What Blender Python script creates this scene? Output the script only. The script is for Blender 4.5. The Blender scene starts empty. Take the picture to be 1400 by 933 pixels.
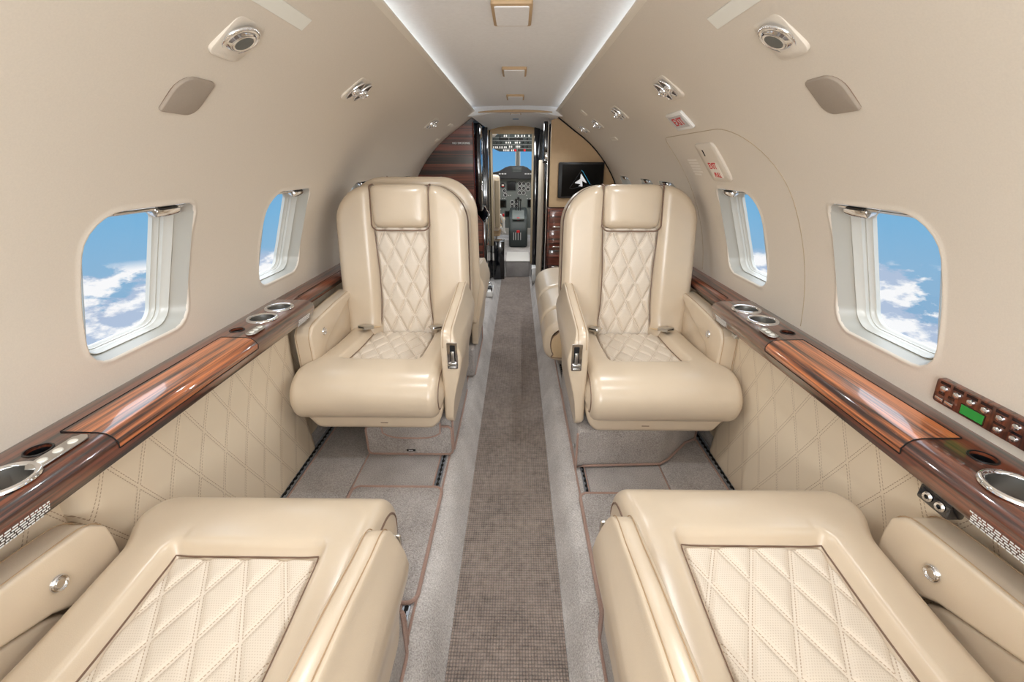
import bpy, bmesh
from math import *
from mathutils import Vector, Matrix
S = bpy.context.scene
COL = S.collection

# ------------------------------------------------------------------ materials
def lin(c):
    return tuple(((v/255)/12.92 if v/255 <= .04045 else ((v/255+.055)/1.055)**2.4) for v in c) + (1,)
class NT:
    def __init__(s, name):
        s.m = bpy.data.materials.new(name); s.m.use_nodes = True
        s.t = s.m.node_tree; s.b = s.t.nodes['Principled BSDF']
    def n(s, typ, **k):
        nd = s.t.nodes.new(typ)
        for a, v in k.items():
            if a.startswith('i_'):
                key = a[2:].replace('_', ' ')
                nd.inputs[int(key) if key.isdigit() else key].default_value = v
            else: setattr(nd, a, v)
        return nd
    def l(s, a, b): s.t.links.new(a, b)
    def set(s, **k):
        for a, v in k.items(): s.b.inputs[a.replace('_', ' ')].default_value = v
    def math(s, op, a, b=None, c=None):
        nd = s.n('ShaderNodeMath', operation=op)
        for i, v in enumerate((a, b, c)):
            if v is None: continue
            if isinstance(v, (int, float)): nd.inputs[i].default_value = v
            else: s.l(v, nd.inputs[i])
        return nd.outputs[0]
    def mix(s, f, a, b):
        nd = s.n('ShaderNodeMix', data_type='RGBA')
        if isinstance(f, (int, float)): nd.inputs[0].default_value = f
        else: s.l(f, nd.inputs[0])
        for i, v in ((6, a), (7, b)):
            if isinstance(v, tuple): nd.inputs[i].default_value = v
            else: s.l(v, nd.inputs[i])
        return nd.outputs[2]
    def bump(s, h, strength=.3, dist=.001):
        b = s.n('ShaderNodeBump', i_Strength=strength, i_Distance=dist)
        s.l(h, b.inputs['Height']); s.l(b.outputs[0], s.b.inputs['Normal'])

def plain(name, rgb, rough=.5, metal=0, coat=0, spec=.5, noise=0, emit=0):
    a = NT(name); c = lin(rgb)
    a.set(Base_Color=c, Roughness=rough, Metallic=metal, Coat_Weight=coat, Coat_Roughness=.05)
    a.b.inputs['Specular IOR Level'].default_value = spec
    if noise:
        tc = a.n('ShaderNodeTexCoord'); nz = a.n('ShaderNodeTexNoise', i_Scale=noise, i_Detail=3.)
        a.l(tc.outputs['Object'], nz.inputs['Vector'])
        a.l(a.mix(nz.outputs[0], tuple(v*.93 for v in c[:3])+(1,), tuple(min(1, v*1.05) for v in c[:3])+(1,)), a.b.inputs['Base Color'])
        a.bump(nz.outputs[0], .12, .0006)
    if emit:
        a.b.inputs['Emission Color'].default_value = c; a.b.inputs['Emission Strength'].default_value = emit
    return a.m

def leather(name, rgb, rough=.36, wrinkle=.25):
    a = NT(name); c = lin(rgb); a.set(Roughness=rough, Coat_Weight=.3, Coat_Roughness=.24)
    tc = a.n('ShaderNodeTexCoord')
    vo = a.n('ShaderNodeTexVoronoi', i_Scale=520.); a.l(tc.outputs['Object'], vo.inputs['Vector'])
    n1 = a.n('ShaderNodeTexNoise', i_Scale=14., i_Detail=4.); a.l(tc.outputs['Object'], n1.inputs['Vector'])
    a.l(a.mix(n1.outputs[0], tuple(v*.95 for v in c[:3])+(1,), tuple(min(1, v*1.04) for v in c[:3])+(1,)), a.b.inputs['Base Color'])
    h = a.math('ADD', a.math('MULTIPLY', vo.outputs['Distance'], .12), a.math('MULTIPLY', n1.outputs[0], wrinkle*4))
    a.bump(h, .35, .0016)
    return a.m

def quilt_mat(name, rgb, stitch, P=.072, Q=.148, dots=True, flat=False, delta=.0028):
    # perforated leather with double rows of stitching along a diamond lattice; UVs are metres on the hide
    a = NT(name); c = lin(rgb); a.set(Roughness=.42)
    uv = a.n('ShaderNodeUVMap'); sp = a.n('ShaderNodeSeparateXYZ'); a.l(uv.outputs[0], sp.inputs[0])
    U, V = sp.outputs[0], sp.outputs[1]
    g = sqrt(1/P**2+1/Q**2)
    u = a.math('DIVIDE', U, P); v = a.math('DIVIDE', V, Q)
    def fam(op):
        k = a.math(op, u, v); f = a.math('FRACT', a.math('ADD', k, 100.5))
        return a.math('DIVIDE', a.math('ABSOLUTE', a.math('SUBTRACT', f, .5)), g)
    d = a.math('MINIMUM', fam('ADD'), fam('SUBTRACT'))
    near = a.math('LESS_THAN', a.math('ABSOLUTE', a.math('SUBTRACT', d, delta)), .0007 if not flat else .0009)
    dash = a.math('LESS_THAN', a.math('FRACT', a.math('MULTIPLY', V, 210. if not flat else 150.)), .68)
    st = a.math('MULTIPLY', near, dash)
    col = c
    base = a.mix(0., c, c)
    if dots:
        fx = a.math('SUBTRACT', a.math('FRACT', a.math('MULTIPLY', U, 250.)), .5)
        row = a.math('FLOOR', a.math('MULTIPLY', V, 250.))
        fx = a.math('SUBTRACT', a.math('FRACT', a.math('ADD', a.math('MULTIPLY', U, 250.), a.math('MULTIPLY', row, .5))), .5)
        fy = a.math('SUBTRACT', a.math('FRACT', a.math('MULTIPLY', V, 250.)), .5)
        r2 = a.math('ADD', a.math('MULTIPLY', fx, fx), a.math('MULTIPLY', fy, fy))
        dot = a.math('MULTIPLY', a.math('LESS_THAN', r2, .045), a.math('GREATER_THAN', d, .006))
        base = a.mix(a.math('MULTIPLY', dot, .45), base, lin((170, 148, 120)))
    a.l(a.mix(a.math('MULTIPLY', st, .75), base, lin(stitch)), a.b.inputs['Base Color'])
    if flat:
        gr = a.math('MINIMUM', a.math('DIVIDE', d, .008), 1.)
        a.bump(gr, .22, .001)
    return a.m

def carpet(name, rgb, rgb2, scale=900., weave=False, rough=.95):
    a = NT(name); a.set(Roughness=rough); a.b.inputs['Specular IOR Level'].default_value = .1
    a.b.inputs['Sheen Weight'].default_value = .25
    tc = a.n('ShaderNodeTexCoord')
    nz = a.n('ShaderNodeTexNoise', i_Scale=scale, i_Detail=2.); a.l(tc.outputs['Object'], nz.inputs['Vector'])
    big = a.n('ShaderNodeTexNoise', i_Scale=7., i_Detail=4.); a.l(tc.outputs['Object'], big.inputs['Vector'])
    f = a.math('ADD', a.math('MULTIPLY', nz.outputs[0], 1.5), a.math('MULTIPLY', big.outputs[0], .9)); f = a.math('SUBTRACT', f, .68)
    h = nz.outputs[0]
    mid = a.n('ShaderNodeTexNoise', i_Scale=45., i_Detail=4., i_Roughness=.7); a.l(tc.outputs['Object'], mid.inputs['Vector'])
    if weave:
        sp = a.n('ShaderNodeSeparateXYZ'); a.l(tc.outputs['Object'], sp.inputs[0])
        row = a.math('ABSOLUTE', a.math('SINE', a.math('MULTIPLY', sp.outputs[1], pi/.0085)))
        cl = a.math('ABSOLUTE', a.math('SINE', a.math('MULTIPLY', sp.outputs[0], pi/.0075)))
        w = a.math('POWER', a.math('MULTIPLY', row, cl), .5)
        h = a.math('ADD', w, a.math('MULTIPLY', nz.outputs[0], .8))
        f = a.math('ADD', a.math('MULTIPLY', h, .62), a.math('ADD', a.math('MULTIPLY', a.math('SUBTRACT', big.outputs[0], .45), .55), a.math('MULTIPLY', a.math('SUBTRACT', mid.outputs[0], .5), 1.1)))
    f = a.math('MINIMUM', a.math('MAXIMUM', f, 0.), 1.)
    a.l(a.mix(f, lin(rgb2), lin(rgb)), a.b.inputs['Base Color'])
    a.bump(h, 1. if weave else 1., .004)
    return a.m

def wood(name, axis=1, light=(178, 96, 56), dark=(40, 22, 18), scale=1., gloss=.06, fine=62):
    # macassar veneer, figure running along the given axis, under clear lacquer
    a = NT(name); a.set(Roughness=.32, Coat_Weight=1., Coat_Roughness=gloss)
    a.b.inputs['Coat IOR'].default_value = 1.6
    tc = a.n('ShaderNodeTexCoord'); mp = a.n('ShaderNodeMapping'); a.l(tc.outputs['Object'], mp.inputs[0])
    sc = [fine*scale]*3; sc[axis] = 1.3*scale
    mp.inputs['Scale'].default_value = sc
    n1 = a.n('ShaderNodeTexNoise', i_Scale=1., i_Detail=5., i_Roughness=.6, i_Distortion=.6); a.l(mp.outputs[0], n1.inputs['Vector'])
    mp2 = a.n('ShaderNodeMapping'); a.l(tc.outputs['Object'], mp2.inputs[0])
    sc = [210*scale]*3; sc[axis] = 5*scale; mp2.inputs['Scale'].default_value = sc
    n2 = a.n('ShaderNodeTexNoise', i_Scale=1., i_Detail=3.); a.l(mp2.outputs[0], n2.inputs['Vector'])
    f = a.math('ADD', a.math('MULTIPLY', n1.outputs[0], .75), a.math('MULTIPLY', n2.outputs[0], .25))
    cr = a.n('ShaderNodeValToRGB'); a.l(f, cr.inputs[0])
    e = cr.color_ramp.elements; e[0].position = .41; e[0].color = lin(dark); e[1].position = .58; e[1].color = lin(light)
    m = cr.color_ramp.elements.new(.48); m.color = lin(tuple(int(l*.55+d*.45) for l, d in zip(light, dark)))
    a.l(cr.outputs[0], a.b.inputs['Base Color'])
    return a.m

M = dict(
    wall=plain('wall_vinyl', (222, 213, 200), .5, noise=350, spec=.35),
    ceil=plain('ceiling_fabric', (246, 247, 249), .6, noise=90, spec=.3),
    lip=plain('lip_trim', (236, 228, 214), .4),
    reveal=plain('reveal_plastic', (196, 194, 186), .25),
    shade=plain('shade_fabric', (176, 174, 166), .35),
    leather=leather('cream_leather', (209, 192, 169), .28),
    leather_dark=leather('tan_leather', (205, 178, 140)),
    quilt=quilt_mat('perforated_quilted_leather', (220, 208, 192), (158, 132, 104)),
    sidequilt=quilt_mat('stitched_side_leather', (223, 207, 183), (156, 130, 104), .104, .2, dots=False, flat=True, delta=.0035),
    piping=plain('brown_piping', (120, 96, 80), .45),
    seam=plain('tan_seam', (176, 148, 116), .6),
    thread=plain('cream_thread', (214, 198, 170), .6),
    carpet=carpet('light_grey_carpet', (228, 223, 220), (138, 131, 126), 280.),
    carpet2=carpet('mat_carpet', (204, 198, 195), (122, 115, 110), 280.),
    aisle=carpet('aisle_carpet', (178, 161, 150), (52, 42, 37), 500., True),
    bind=carpet('pink_binding', (202, 168, 153), (164, 132, 119), 700.),
    wood=wood('macassar_ledge', 1, (122, 64, 42), (30, 18, 16)),  # lid veneer in a darker tone, shade put into the colour
    woodlid=wood('macassar_lid', 1, (212, 126, 74), (52, 28, 20)),  # ledge veneer lightened, its sheen under light put into the colour
    woodx=wood('macassar_cabinet', 0, (130, 62, 44), (34, 16, 14), .5),
    chrome=plain('chrome', (235, 236, 238), .06, 1),
    satin=plain('satin_metal', (200, 200, 198), .28, 1),
    steel=plain('track_metal', (150, 156, 164), .35, .7),
    black=plain('black_plastic', (18, 18, 20), .35),
    gloss=plain('black_lacquer', (14, 16, 22), .12, coat=1),
    hole=plain('dark_cavity', (12, 11, 12), .8),
    cupmat=plain('cup_mat', (130, 98, 82), .3, coat=.5),
    dkbrown=plain('dark_brown_bowl', (50, 36, 30), .3, coat=.5),
    lens=plain('grey_lens', (84, 88, 86), .35),
    speaker=plain('taupe_cloth', (160, 148, 135), .8, noise=400),
    strip=plain('strip_lens', (238, 238, 230), .35),
    white=plain('white_plastic', (238, 238, 236), .4),
    ink=plain('white_ink', (235, 238, 240), .5),
    faint=plain('pale_ink', (235, 228, 218), .5),
    red=plain('red_paint', (200, 22, 30), .45),
    face=plain('sign_face', (205, 205, 205), .35),
    blue=plain('cyan_line', (40, 150, 190), .4, emit=.6),
    logo=plain('screen_white', (235, 235, 235), .4, emit=.2),
    screen=plain('screen_black', (4, 4, 6), .12, spec=.25),
    gline=plain('grey_line', (60, 64, 68), .4, emit=.1),
    lcd=plain('green_lcd', (30, 120, 50), .25, emit=.5),
    tan=plain('tan_panel', (196, 166, 128), .5, noise=40),
    tandark=plain('tan_frame', (176, 158, 130), .5),
    curtain=plain('beige_curtain', (190, 178, 160), .8, noise=80),
    instr=plain('instrument_grey', (108, 114, 111), .5),
    instrdk=plain('instrument_dark', (52, 60, 60), .5),
    cream=plain('cockpit_cream', (215, 208, 196), .6),
    step=plain('step_tread', (225, 222, 216), .6),
    cove=plain('cove_fill', (245, 250, 255), .5, emit=1),
)
g = NT('window_glass'); g.set(Base_Color=(1, 1, 1, 1), Roughness=0., Metallic=0.)
tb = g.n('ShaderNodeBsdfTransparent'); gl = g.n('ShaderNodeBsdfGlossy', i_Roughness=.02)
mx = g.n('ShaderNodeMixShader', i_0=.035); g.l(tb.outputs[0], mx.inputs[1]); g.l(gl.outputs[0], mx.inputs[2])
g.l(mx.outputs[0], g.t.nodes['Material Output'].inputs[0]); M['glass'] = g.m

# ------------------------------------------------------------------ helpers
def tag(o, label=None, cat=None, group=None, kind=None):
    if label: o['label'] = label
    if cat: o['category'] = cat
    if group: o['group'] = group
    if kind: o['kind'] = kind
    return o
def obj(name, bm, mat, parent=None, smooth=True, angle=40, recalc=True):
    if recalc: bmesh.ops.recalc_face_normals(bm, faces=bm.faces[:])
    me = bpy.data.meshes.new(name); bm.to_mesh(me); bm.free()
    for m in (mat if isinstance(mat, (list, tuple)) else [mat]): me.materials.append(M[m] if isinstance(m, str) else m)
    if smooth:
        me.shade_smooth(); me.set_sharp_from_angle(angle=radians(angle))
    o = bpy.data.objects.new(name, me); COL.objects.link(o)
    if parent: o.parent = parent
    return o
def empty(name, loc=(0, 0, 0), rz=0, mat=None):
    o = bpy.data.objects.new(name, None); COL.objects.link(o); o.empty_display_size = .05
    o.location = loc; o.rotation_euler = (0, 0, rz)
    if mat is not None: o.matrix_world = mat
    return o
def copy_tree(o, parent=None):
    c = o.copy(); COL.objects.link(c); c.parent = parent
    for ch in [x for x in bpy.data.objects if x.parent == o]: copy_tree(ch, c)
    return c
NEW = bmesh.new
def box(bm, c, size, bev=0, seg=2, mat=None):
    r = bmesh.ops.create_cube(bm, size=1, matrix=Matrix.Translation(c) @ Matrix.Diagonal((*size, 1)))
    if bev:
        vs = r['verts']; es = list({e for v in vs for e in v.link_edges})
        r2 = bmesh.ops.bevel(bm, geom=es, offset=bev, segments=seg, affect='EDGES', profile=.5)
        return r2['verts']
    return r['verts']
def prism(bm, pts, a, b, axis='x', bev=0, seg=3):
    """pts: outline in the plane across axis; extruded from a to b along axis."""
    def P(p, t):
        return {'x': (t, p[0], p[1]), 'y': (p[0], t, p[1]), 'z': (p[0], p[1], t)}[axis]
    lo = [bm.verts.new(P(p, a)) for p in pts]; hi = [bm.verts.new(P(p, b)) for p in pts]
    n = len(pts); f = [bm.faces.new(lo), bm.faces.new(hi[::-1])]
    for i in range(n): f.append(bm.faces.new((lo[i], lo[(i+1) % n], hi[(i+1) % n], hi[i])))
    if bev:
        bmesh.ops.recalc_face_normals(bm, faces=f)
        es = [e for e in {e for q in f for e in q.edges} if e.calc_face_angle(0) > radians(28)]
        bmesh.ops.bevel(bm, geom=es, offset=bev, segments=seg, affect='EDGES', profile=.5, clamp_overlap=True)
def tube(bm, path, r, n=6, closed=False):
    P = [Vector(p) for p in path]; N = len(P); rings = []
    up = Vector((.13, .27, .95)).normalized(); prev = None
    for i, p in enumerate(P):
        a = P[(i-1) % N] if (closed or i > 0) else p; b = P[(i+1) % N] if (closed or i < N-1) else p
        d = (b-a).normalized() if (b-a).length > 1e-9 else Vector((0, 1, 0))
        if prev is None:
            s = d.cross(up)
            if s.length < .1: s = d.cross(Vector((1, 0, 0)))
        else: s = prev - d*prev.dot(d)
        s.normalize(); prev = s; t = d.cross(s)
        rings.append([bm.verts.new(p + (s*cos(2*pi*k/n) + t*sin(2*pi*k/n))*r) for k in range(n)])
    for i in range(N if closed else N-1):
        A, B = rings[i], rings[(i+1) % N]
        for k in range(n): bm.faces.new((A[k], A[(k+1) % n], B[(k+1) % n], B[k]))
    if not closed: bm.faces.new(rings[0][::-1]); bm.faces.new(rings[-1])
def grid(bm, fn, nu, nv, uv=None, closed_u=False):
    vs = [[bm.verts.new(fn(i/nu, j/nv)) for j in range(nv+1)] for i in range(nu if closed_u else nu+1)]
    lay = bm.loops.layers.uv.verify() if uv else None
    for i in range(nu):
        for j in range(nv):
            i2 = (i+1) % len(vs)
            f = bm.faces.new((vs[i][j], vs[i2][j], vs[i2][j+1], vs[i][j+1]))
            if uv:
                for lp, (a, b) in zip(f.loops, ((i, j), (i+1, j), (i+1, j+1), (i, j+1))): lp[lay].uv = uv(a/nu, b/nv)
    return vs
def lathe(bm, prof, n=28, M4=None, sx=1, sy=1):
    rings = []
    for (r, z) in prof:
        if r < 1e-6: rings.append([bm.verts.new((0, 0, z))])
        else: rings.append([bm.verts.new((r*cos(2*pi*k/n)*sx, r*sin(2*pi*k/n)*sy, z)) for k in range(n)])
    for A, B in zip(rings, rings[1:]):
        for k in range(n):
            k2 = (k+1) % n
            if len(A) == 1 and len(B) > 1: bm.faces.new((A[0], B[k], B[k2]))
            elif len(B) == 1 and len(A) > 1: bm.faces.new((A[k], B[0], A[k2]))
            elif len(A) > 1: bm.faces.new((A[k], B[k], B[k2], A[k2]))
    if M4: bmesh.ops.transform(bm, matrix=M4, verts=[v for R in rings for v in R])
def rrect(w, h, r, n=5):
    """rounded rectangle outline, counter-clockwise, centred"""
    if not isinstance(r, (list, tuple)): r = [r]*4
    out = []
    for (sx, sy, a0), q in zip(((1, 1, 0), (-1, 1, 90), (-1, -1, 180), (1, -1, 270)), r):
        cx, cy = sx*(w/2-q), sy*(h/2-q)
        for k in range(n+1):
            a = radians(a0+90*k/n); out.append((cx+q*cos(a), cy+q*sin(a)))
    return out
def text(name, body, size, mat, M4, parent=None, ext=.0004, align='CENTER', sx=1):
    cu = bpy.data.curves.new(name, 'FONT'); cu.body = body; cu.size = size; cu.extrude = ext
    cu.align_x = align; cu.align_y = 'CENTER'; cu.offset = size*.012
    t = bpy.data.objects.new(name, cu); COL.objects.link(t)
    dg = bpy.context.evaluated_depsgraph_get(); me = bpy.data.meshes.new_from_object(t.evaluated_get(dg))
    bpy.data.objects.remove(t); me.transform(M4 @ Matrix.Diagonal((sx, 1, 1, 1)))
    me.materials.clear(); me.materials.append(M[mat]); me.name = name
    o = bpy.data.objects.new(name, me); COL.objects.link(o)
    if parent: o.parent = parent
    return o
def sstep(a, b, x):
    t = max(0, min(1, (x-a)/(b-a))); return t*t*(3-2*t)
def frame(p, n, xax):
    Z = Vector(n).normalized(); X = Vector(xax); X = (X - Z*X.dot(Z)).normalized(); Y = Z.cross(X)
    m = Matrix((X, Y, Z)).transposed().to_4x4(); m.translation = Vector(p); return m

# ------------------------------------------------------------------ fuselage section
R0, ZC = .867, .63
PHI = radians(58.0); S58 = R0*PHI
LIP = (.29, 1.485); P58 = (R0*cos(PHI), ZC+R0*sin(PHI))
SEG = hypot(LIP[0]-P58[0], LIP[1]-P58[1]); STOT = S58+SEG
def sec(s):
    """point (x>0, z) on the wall section, and inward normal"""
    if s < 0: return (R0, ZC+s), (-1, 0)
    if s <= S58:
        a = s/R0; return (R0*cos(a), ZC+R0*sin(a)), (-cos(a), -sin(a))
    t = (s-S58)/SEG; dx, dz = (LIP[0]-P58[0])/SEG, (LIP[1]-P58[1])/SEG
    return (P58[0]+(LIP[0]-P58[0])*t, P58[1]+(LIP[1]-P58[1])*t), (-dz, dx)
def s_of_z(z): return R0*asin((z-ZC)/R0) if z > ZC else z-ZC
def s_of_x(x): return R0*acos(x/R0) if x > P58[0] else S58+(P58[0]-x)/(P58[0]-LIP[0])*SEG
def wp(side, y, s, off=0):
    (x, z), (nx, nz) = sec(s); return Vector((side*(x+nx*off), y, z+nz*off))
def wframe(side, y, s, off=0):
    (x, z), (nx, nz) = sec(s)
    return frame(wp(side, y, s, off), (side*nx, 0, nz), (0, -side, 0))

CAMY0, Y0, Y1 = 0, -.95, 3.60
CENTERS = [-.315, .31, .935, 1.56, 2.275, 2.64, 3.19]
BOUNDS = [-.63, 0, .6225, 1.2475, 1.915, 2.457, 2.915, Y1]
SW0, SW1 = s_of_z(.700), s_of_z(1.125)
OW, OS0, OS1 = .143, s_of_z(.756), s_of_z(1.062)
ORS = {(1, 1): .030, (-1, 1): .080, (-1, -1): .048, (1, -1): .056}   # corner radii by (forward, up)
def build_wall(side):
    bm = NEW()
    NY, NS = 12, 12
    def strip(ya, yb, sa, sb, ny, ns):
        grid(bm, lambda u, v: wp(side, ya+(yb-ya)*u, sa+(sb-sa)*v), ny, ns)
    ys = [(-.95, -.63)]
    strip(Y0, -.63, -.55, SW0, 6, 8); strip(Y0, -.63, SW0, SW1, 6, NS); strip(Y0, -.63, SW1, STOT, 6, 26)
    for c, a, b in zip(CENTERS, BOUNDS, BOUNDS[1:]):
        strip(a, b, -.55, SW0, NY, 8); strip(a, b, SW1, STOT, NY, 26)
        # ring from rectangle cell to rounded opening
        sc = (OS0+OS1)/2; hs = (OS1-OS0)/2
        outer = []
        for k in range(NY): outer.append((a+(b-a)*k/NY, SW0))
        for k in range(NS): outer.append((b, SW0+(SW1-SW0)*k/NS))
        for k in range(NY): outer.append((b-(b-a)*k/NY, SW1))
        for k in range(NS): outer.append((a, SW1-(SW1-SW0)*k/NS))
        N = len(outer)
        def edge(ins):
            # matched samples on a rounded rectangle of the opening inset by ins
            w, h = OW+ins, hs+ins
            out = []
            for (y, s) in outer:
                u = (y-(a+b)/2)/((b-a)/2); v = (s-(SW0+SW1)/2)/((SW1-SW0)/2)
                # square to rounded square: push along the square, then round the corners
                x0, y0 = u*w, v*h; r = ORS[(1 if u > 0 else -1, 1 if v > 0 else -1)]+ins*.8
                ax, ay = abs(x0)-(w-r), abs(y0)-(h-r)
                if ax > 0 and ay > 0:
                    # point lies on the square boundary inside a corner zone
                    if abs(u) >= abs(v): t = (ay/r)*.5*pi/2
                    else: t = pi/2-(ax/r)*.5*pi/2
                    px, py = (w-r)+r*cos(t), (h-r)+r*sin(t)
                    out.append((c+copysign(px, x0), sc+copysign(py, y0)))
                else: out.append((c+x0, sc+y0))
            return out
        E0 = edge(0)
        rings = [[wp(side, *o) for o in outer]]
        for ins, mixf, off in ((.03, .45, 0), (.016, 1, 0), (.010, 1, 0), (.006, 1, .0018), (.003, 1, .0022), (.001, 1, .0006), (0, 1, -.003)):
            E = edge(ins)
            rings.append([wp(side, o[0]+(e[0]-o[0])*mixf, o[1]+(e[1]-o[1])*mixf, off) if mixf < 1 else wp(side, e[0], e[1], off) for o, e in zip(outer, E)])
        VR = [[bm.verts.new(p) for p in r] for r in rings]
        for A, B in zip(VR, VR[1:]):
            for k in range(N): bm.faces.new((A[k], A[(k+1) % N], B[(k+1) % N], B[k]))
    bmesh.ops.remove_doubles(bm, verts=bm.verts[:], dist=.0004)
    o = obj('wall_left' if side < 0 else 'wall_right', bm, 'wall', angle=50)
    return tag(o, kind='structure')
build_wall(-1); build_wall(1)

def build_window(side, c, idx, full=True):
    root = empty('window_%d' % idx, wp(side, c, (OS0+OS1)/2)); tag(root, kind='structure')
    O = root.location
    sc = (OS0+OS1)/2; hs = (OS1-OS0)/2
    n = 7
    def ring(ins, dep, outd=0):
        out = []
        for (y, s) in rrect(2*(OW-ins), 2*(hs-ins*.45), [max(.02, ORS[q]-ins*.3) for q in ((1, 1), (-1, 1), (-1, -1), (1, -1))], n):
            (x, z), _ = sec(sc+s); out.append(Vector((side*(x+dep), c+y, z))-O)
        return out
    def rings(bm, spec):
        VR = [[bm.verts.new(p) for p in ring(*q)] for q in spec]; N = len(VR[0])
        for A, B in zip(VR, VR[1:]):
            for k in range(N): bm.faces.new((A[k], A[(k+1) % N], B[(k+1) % N], B[k]))
        return VR
    bm = NEW(); rings(bm, [(0, .002), (.003, .008), (.014, .030), (.018, .037)])
    obj('shade_channel', bm, 'shade', root, angle=60, recalc=False)
    bm = NEW(); rings(bm, [(.018, .037), (.019, .034), (.0215, .0335), (.025, .040), (.028, .047), (.031, .050)])
    obj('reveal', bm, 'reveal', root, angle=60, recalc=False)
    bm = NEW(); rings(bm, [(.031, .050), (.0325, .058), (.035, .058), (.038, .066), (.042, .068), (.042, .078)])
    obj('pane_frame', bm, 'satin' if False else 'reveal', root, angle=60, recalc=False)
    bm = NEW(); v = [bm.verts.new(p) for p in ring(.040, .070)]
    cen = bm.verts.new(sum((q.co for q in v), Vector())/len(v)+Vector((side*.012, 0, 0)))
    for k in range(len(v)): bm.faces.new((v[k], v[(k+1) % len(v)], cen))
    obj('pane', bm, 'glass', root, angle=180, recalc=False)
    # chrome blind handle hanging at the top of the opening, and the slim chrome rail beside it
    (x, z), nn = sec(OS1-.006)
    F = frame(Vector((side*(x+.020), c+.066, z-.004))-O, (side*nn[0], 0, nn[1]), (0, -side, 0))
    bm = NEW(); box(bm, (0, -.002, 0), (.074, .020, .024), .006); bmesh.ops.transform(bm, matrix=F, verts=bm.verts)
    h = obj('blind_handle', bm, 'chrome', root)
    bm = NEW(); box(bm, (0, .009, .003), (.05, .004, .014), .001); bmesh.ops.transform(bm, matrix=F, verts=bm.verts)
    obj('grip', bm, 'black', h)
    bm = NEW(); box(bm, (-.040, .006, 0), (.20, .005, .010), .002); bmesh.ops.transform(bm, matrix=F, verts=bm.verts)
    obj('blind_rail', bm, 'chrome', root)
    return root
k = 1
for side in (-1, 1):
    for c in CENTERS:
        build_window(side, c, k); k += 1

# floor: raised side floors, sloping carpeted flanks and the sunken aisle
def fl_profile():
    return [(.87, .10), (.30, .10), (.225, .099), (.205, .094), (.185, .075), (.165, .035), (.152, .004), (.148, 0)]
bm = NEW()
prof = [(-x, z) for x, z in fl_profile()] + [(x, z) for x, z in reversed(fl_profile())]
NYF = 40
grid(bm, lambda u, v: (prof[round(u*(len(prof)-1))][0], Y0+(4.05-Y0)*v, prof[round(u*(len(prof)-1))][1]), len(prof)-1, NYF)
tag(obj('floor', bm, 'carpet', angle=30, recalc=False), kind='structure')
bm = NEW()
box(bm, (.0, (Y0+4.6)/2, .002), (.298, 4.6-Y0, .006), .001, 1)
tag(obj('aisle_runner', bm, 'aisle'), 'dark taupe ribbed carpet runner along the sunken centre aisle', 'carpet')

# ceiling panel, lips, added glow strips
bm = NEW()
grid(bm, lambda u, v: (-.40+.8*u, Y0+(3.42-Y0)*v, 1.507+.012*cos((u-.5)*pi)), 20, 20)
tag(obj('ceiling', bm, 'ceil', recalc=False), kind='structure')
for sd, nm in ((-1, 'trim_1'), (1, 'trim_2')):
    bm = NEW()
    pts = [(LIP[0]+.006, LIP[1]-.006), (LIP[0]-.004, LIP[1]-.001), (LIP[0]-.005, LIP[1]+.005), (LIP[0]+.004, LIP[1]+.007), (LIP[0]+.05, LIP[1]-.020)]
    prism(bm, [(sd*x, z) for x, z in pts], Y0, Y1-.01, 'y', .0015, 2)
    tag(obj(nm, bm, 'lip'), kind='structure')
    bm = NEW(); box(bm, (sd*.372, (Y0+3.4)/2, 1.462), (.016, 3.4-Y0-.1, .010), .002)
    o = obj('cove_fill', bm, 'cove')  # invented emitter strip, put in only to light the cabin
    tag(o, 'added glow strip hidden behind the %s lip of the ceiling panel' % ('left' if sd < 0 else 'right'), 'fill light')
# aft wall behind the camera
bm = NEW()
pts = []
for i in range(41):
    (x, z), _ = sec(-.55+(STOT+.55)*i/40); pts.append((x, z))
prism(bm, pts+[(LIP[0], 1.53), (-LIP[0], 1.53)]+[(-x, z) for x, z in reversed(pts)], Y0-.03, Y0, 'y')
tag(obj('wall_back', bm, 'wall', angle=20), kind='structure')

# ------------------------------------------------------------------ seats
def catmull(P, n):
    out = []
    Q = [P[0]]+list(P)+[P[-1]]
    for i in range(1, len(Q)-2):
        for k in range(n):
            t = k/n; a, b, c, d = (Vector(Q[i+j]) for j in (-1, 0, 1, 2))
            out.append(.5*((2*b)+(-a+c)*t+(2*a-5*b+4*c-d)*t*t+(-a+3*b-3*c+d)*t**3))
    out.append(Vector(P[-1])); return out
PROF = catmull([(-.03, .352), (.06, .354), (.18, .358), (.30, .368), (.39, .374), (.448, .367), (.488, .345), (.508, .312), (.505, .276), (.487, .248), (.450, .234)], 8)
LEN = [0]
for a, b in zip(PROF, PROF[1:]): LEN.append(LEN[-1]+(b-a).length)
def prof_at(l):
    l = max(0, min(LEN[-1]-1e-6, l))
    import bisect
    i = bisect.bisect_right(LEN, l)-1; t = (l-LEN[i])/(LEN[i+1]-LEN[i])
    p = PROF[i].lerp(PROF[i+1], t)
    a, b = PROF[max(0, i-1)], PROF[min(len(PROF)-1, i+2)]
    d = (b-a).normalized(); return p, Vector((-d[1], d[0]))
def len_at_y(y):
    for i, p in enumerate(PROF):
        if p[0] >= y: return LEN[i]
XI, PW = .222, .134
def xo_at(y, l): return -(.248+.034*sstep(.33, .43, y if l < LEN[-1]*.7 else .5))
L345 = len_at_y(.335)
def qd(u, v, P=.072, Q=.148):
    g = sqrt(1/P**2+1/Q**2); a = u/P; b = v/Q
    f = lambda k: abs(((k+.5) % 1)-.5)/g
    return min(f(a+b), f(a-b))
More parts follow.
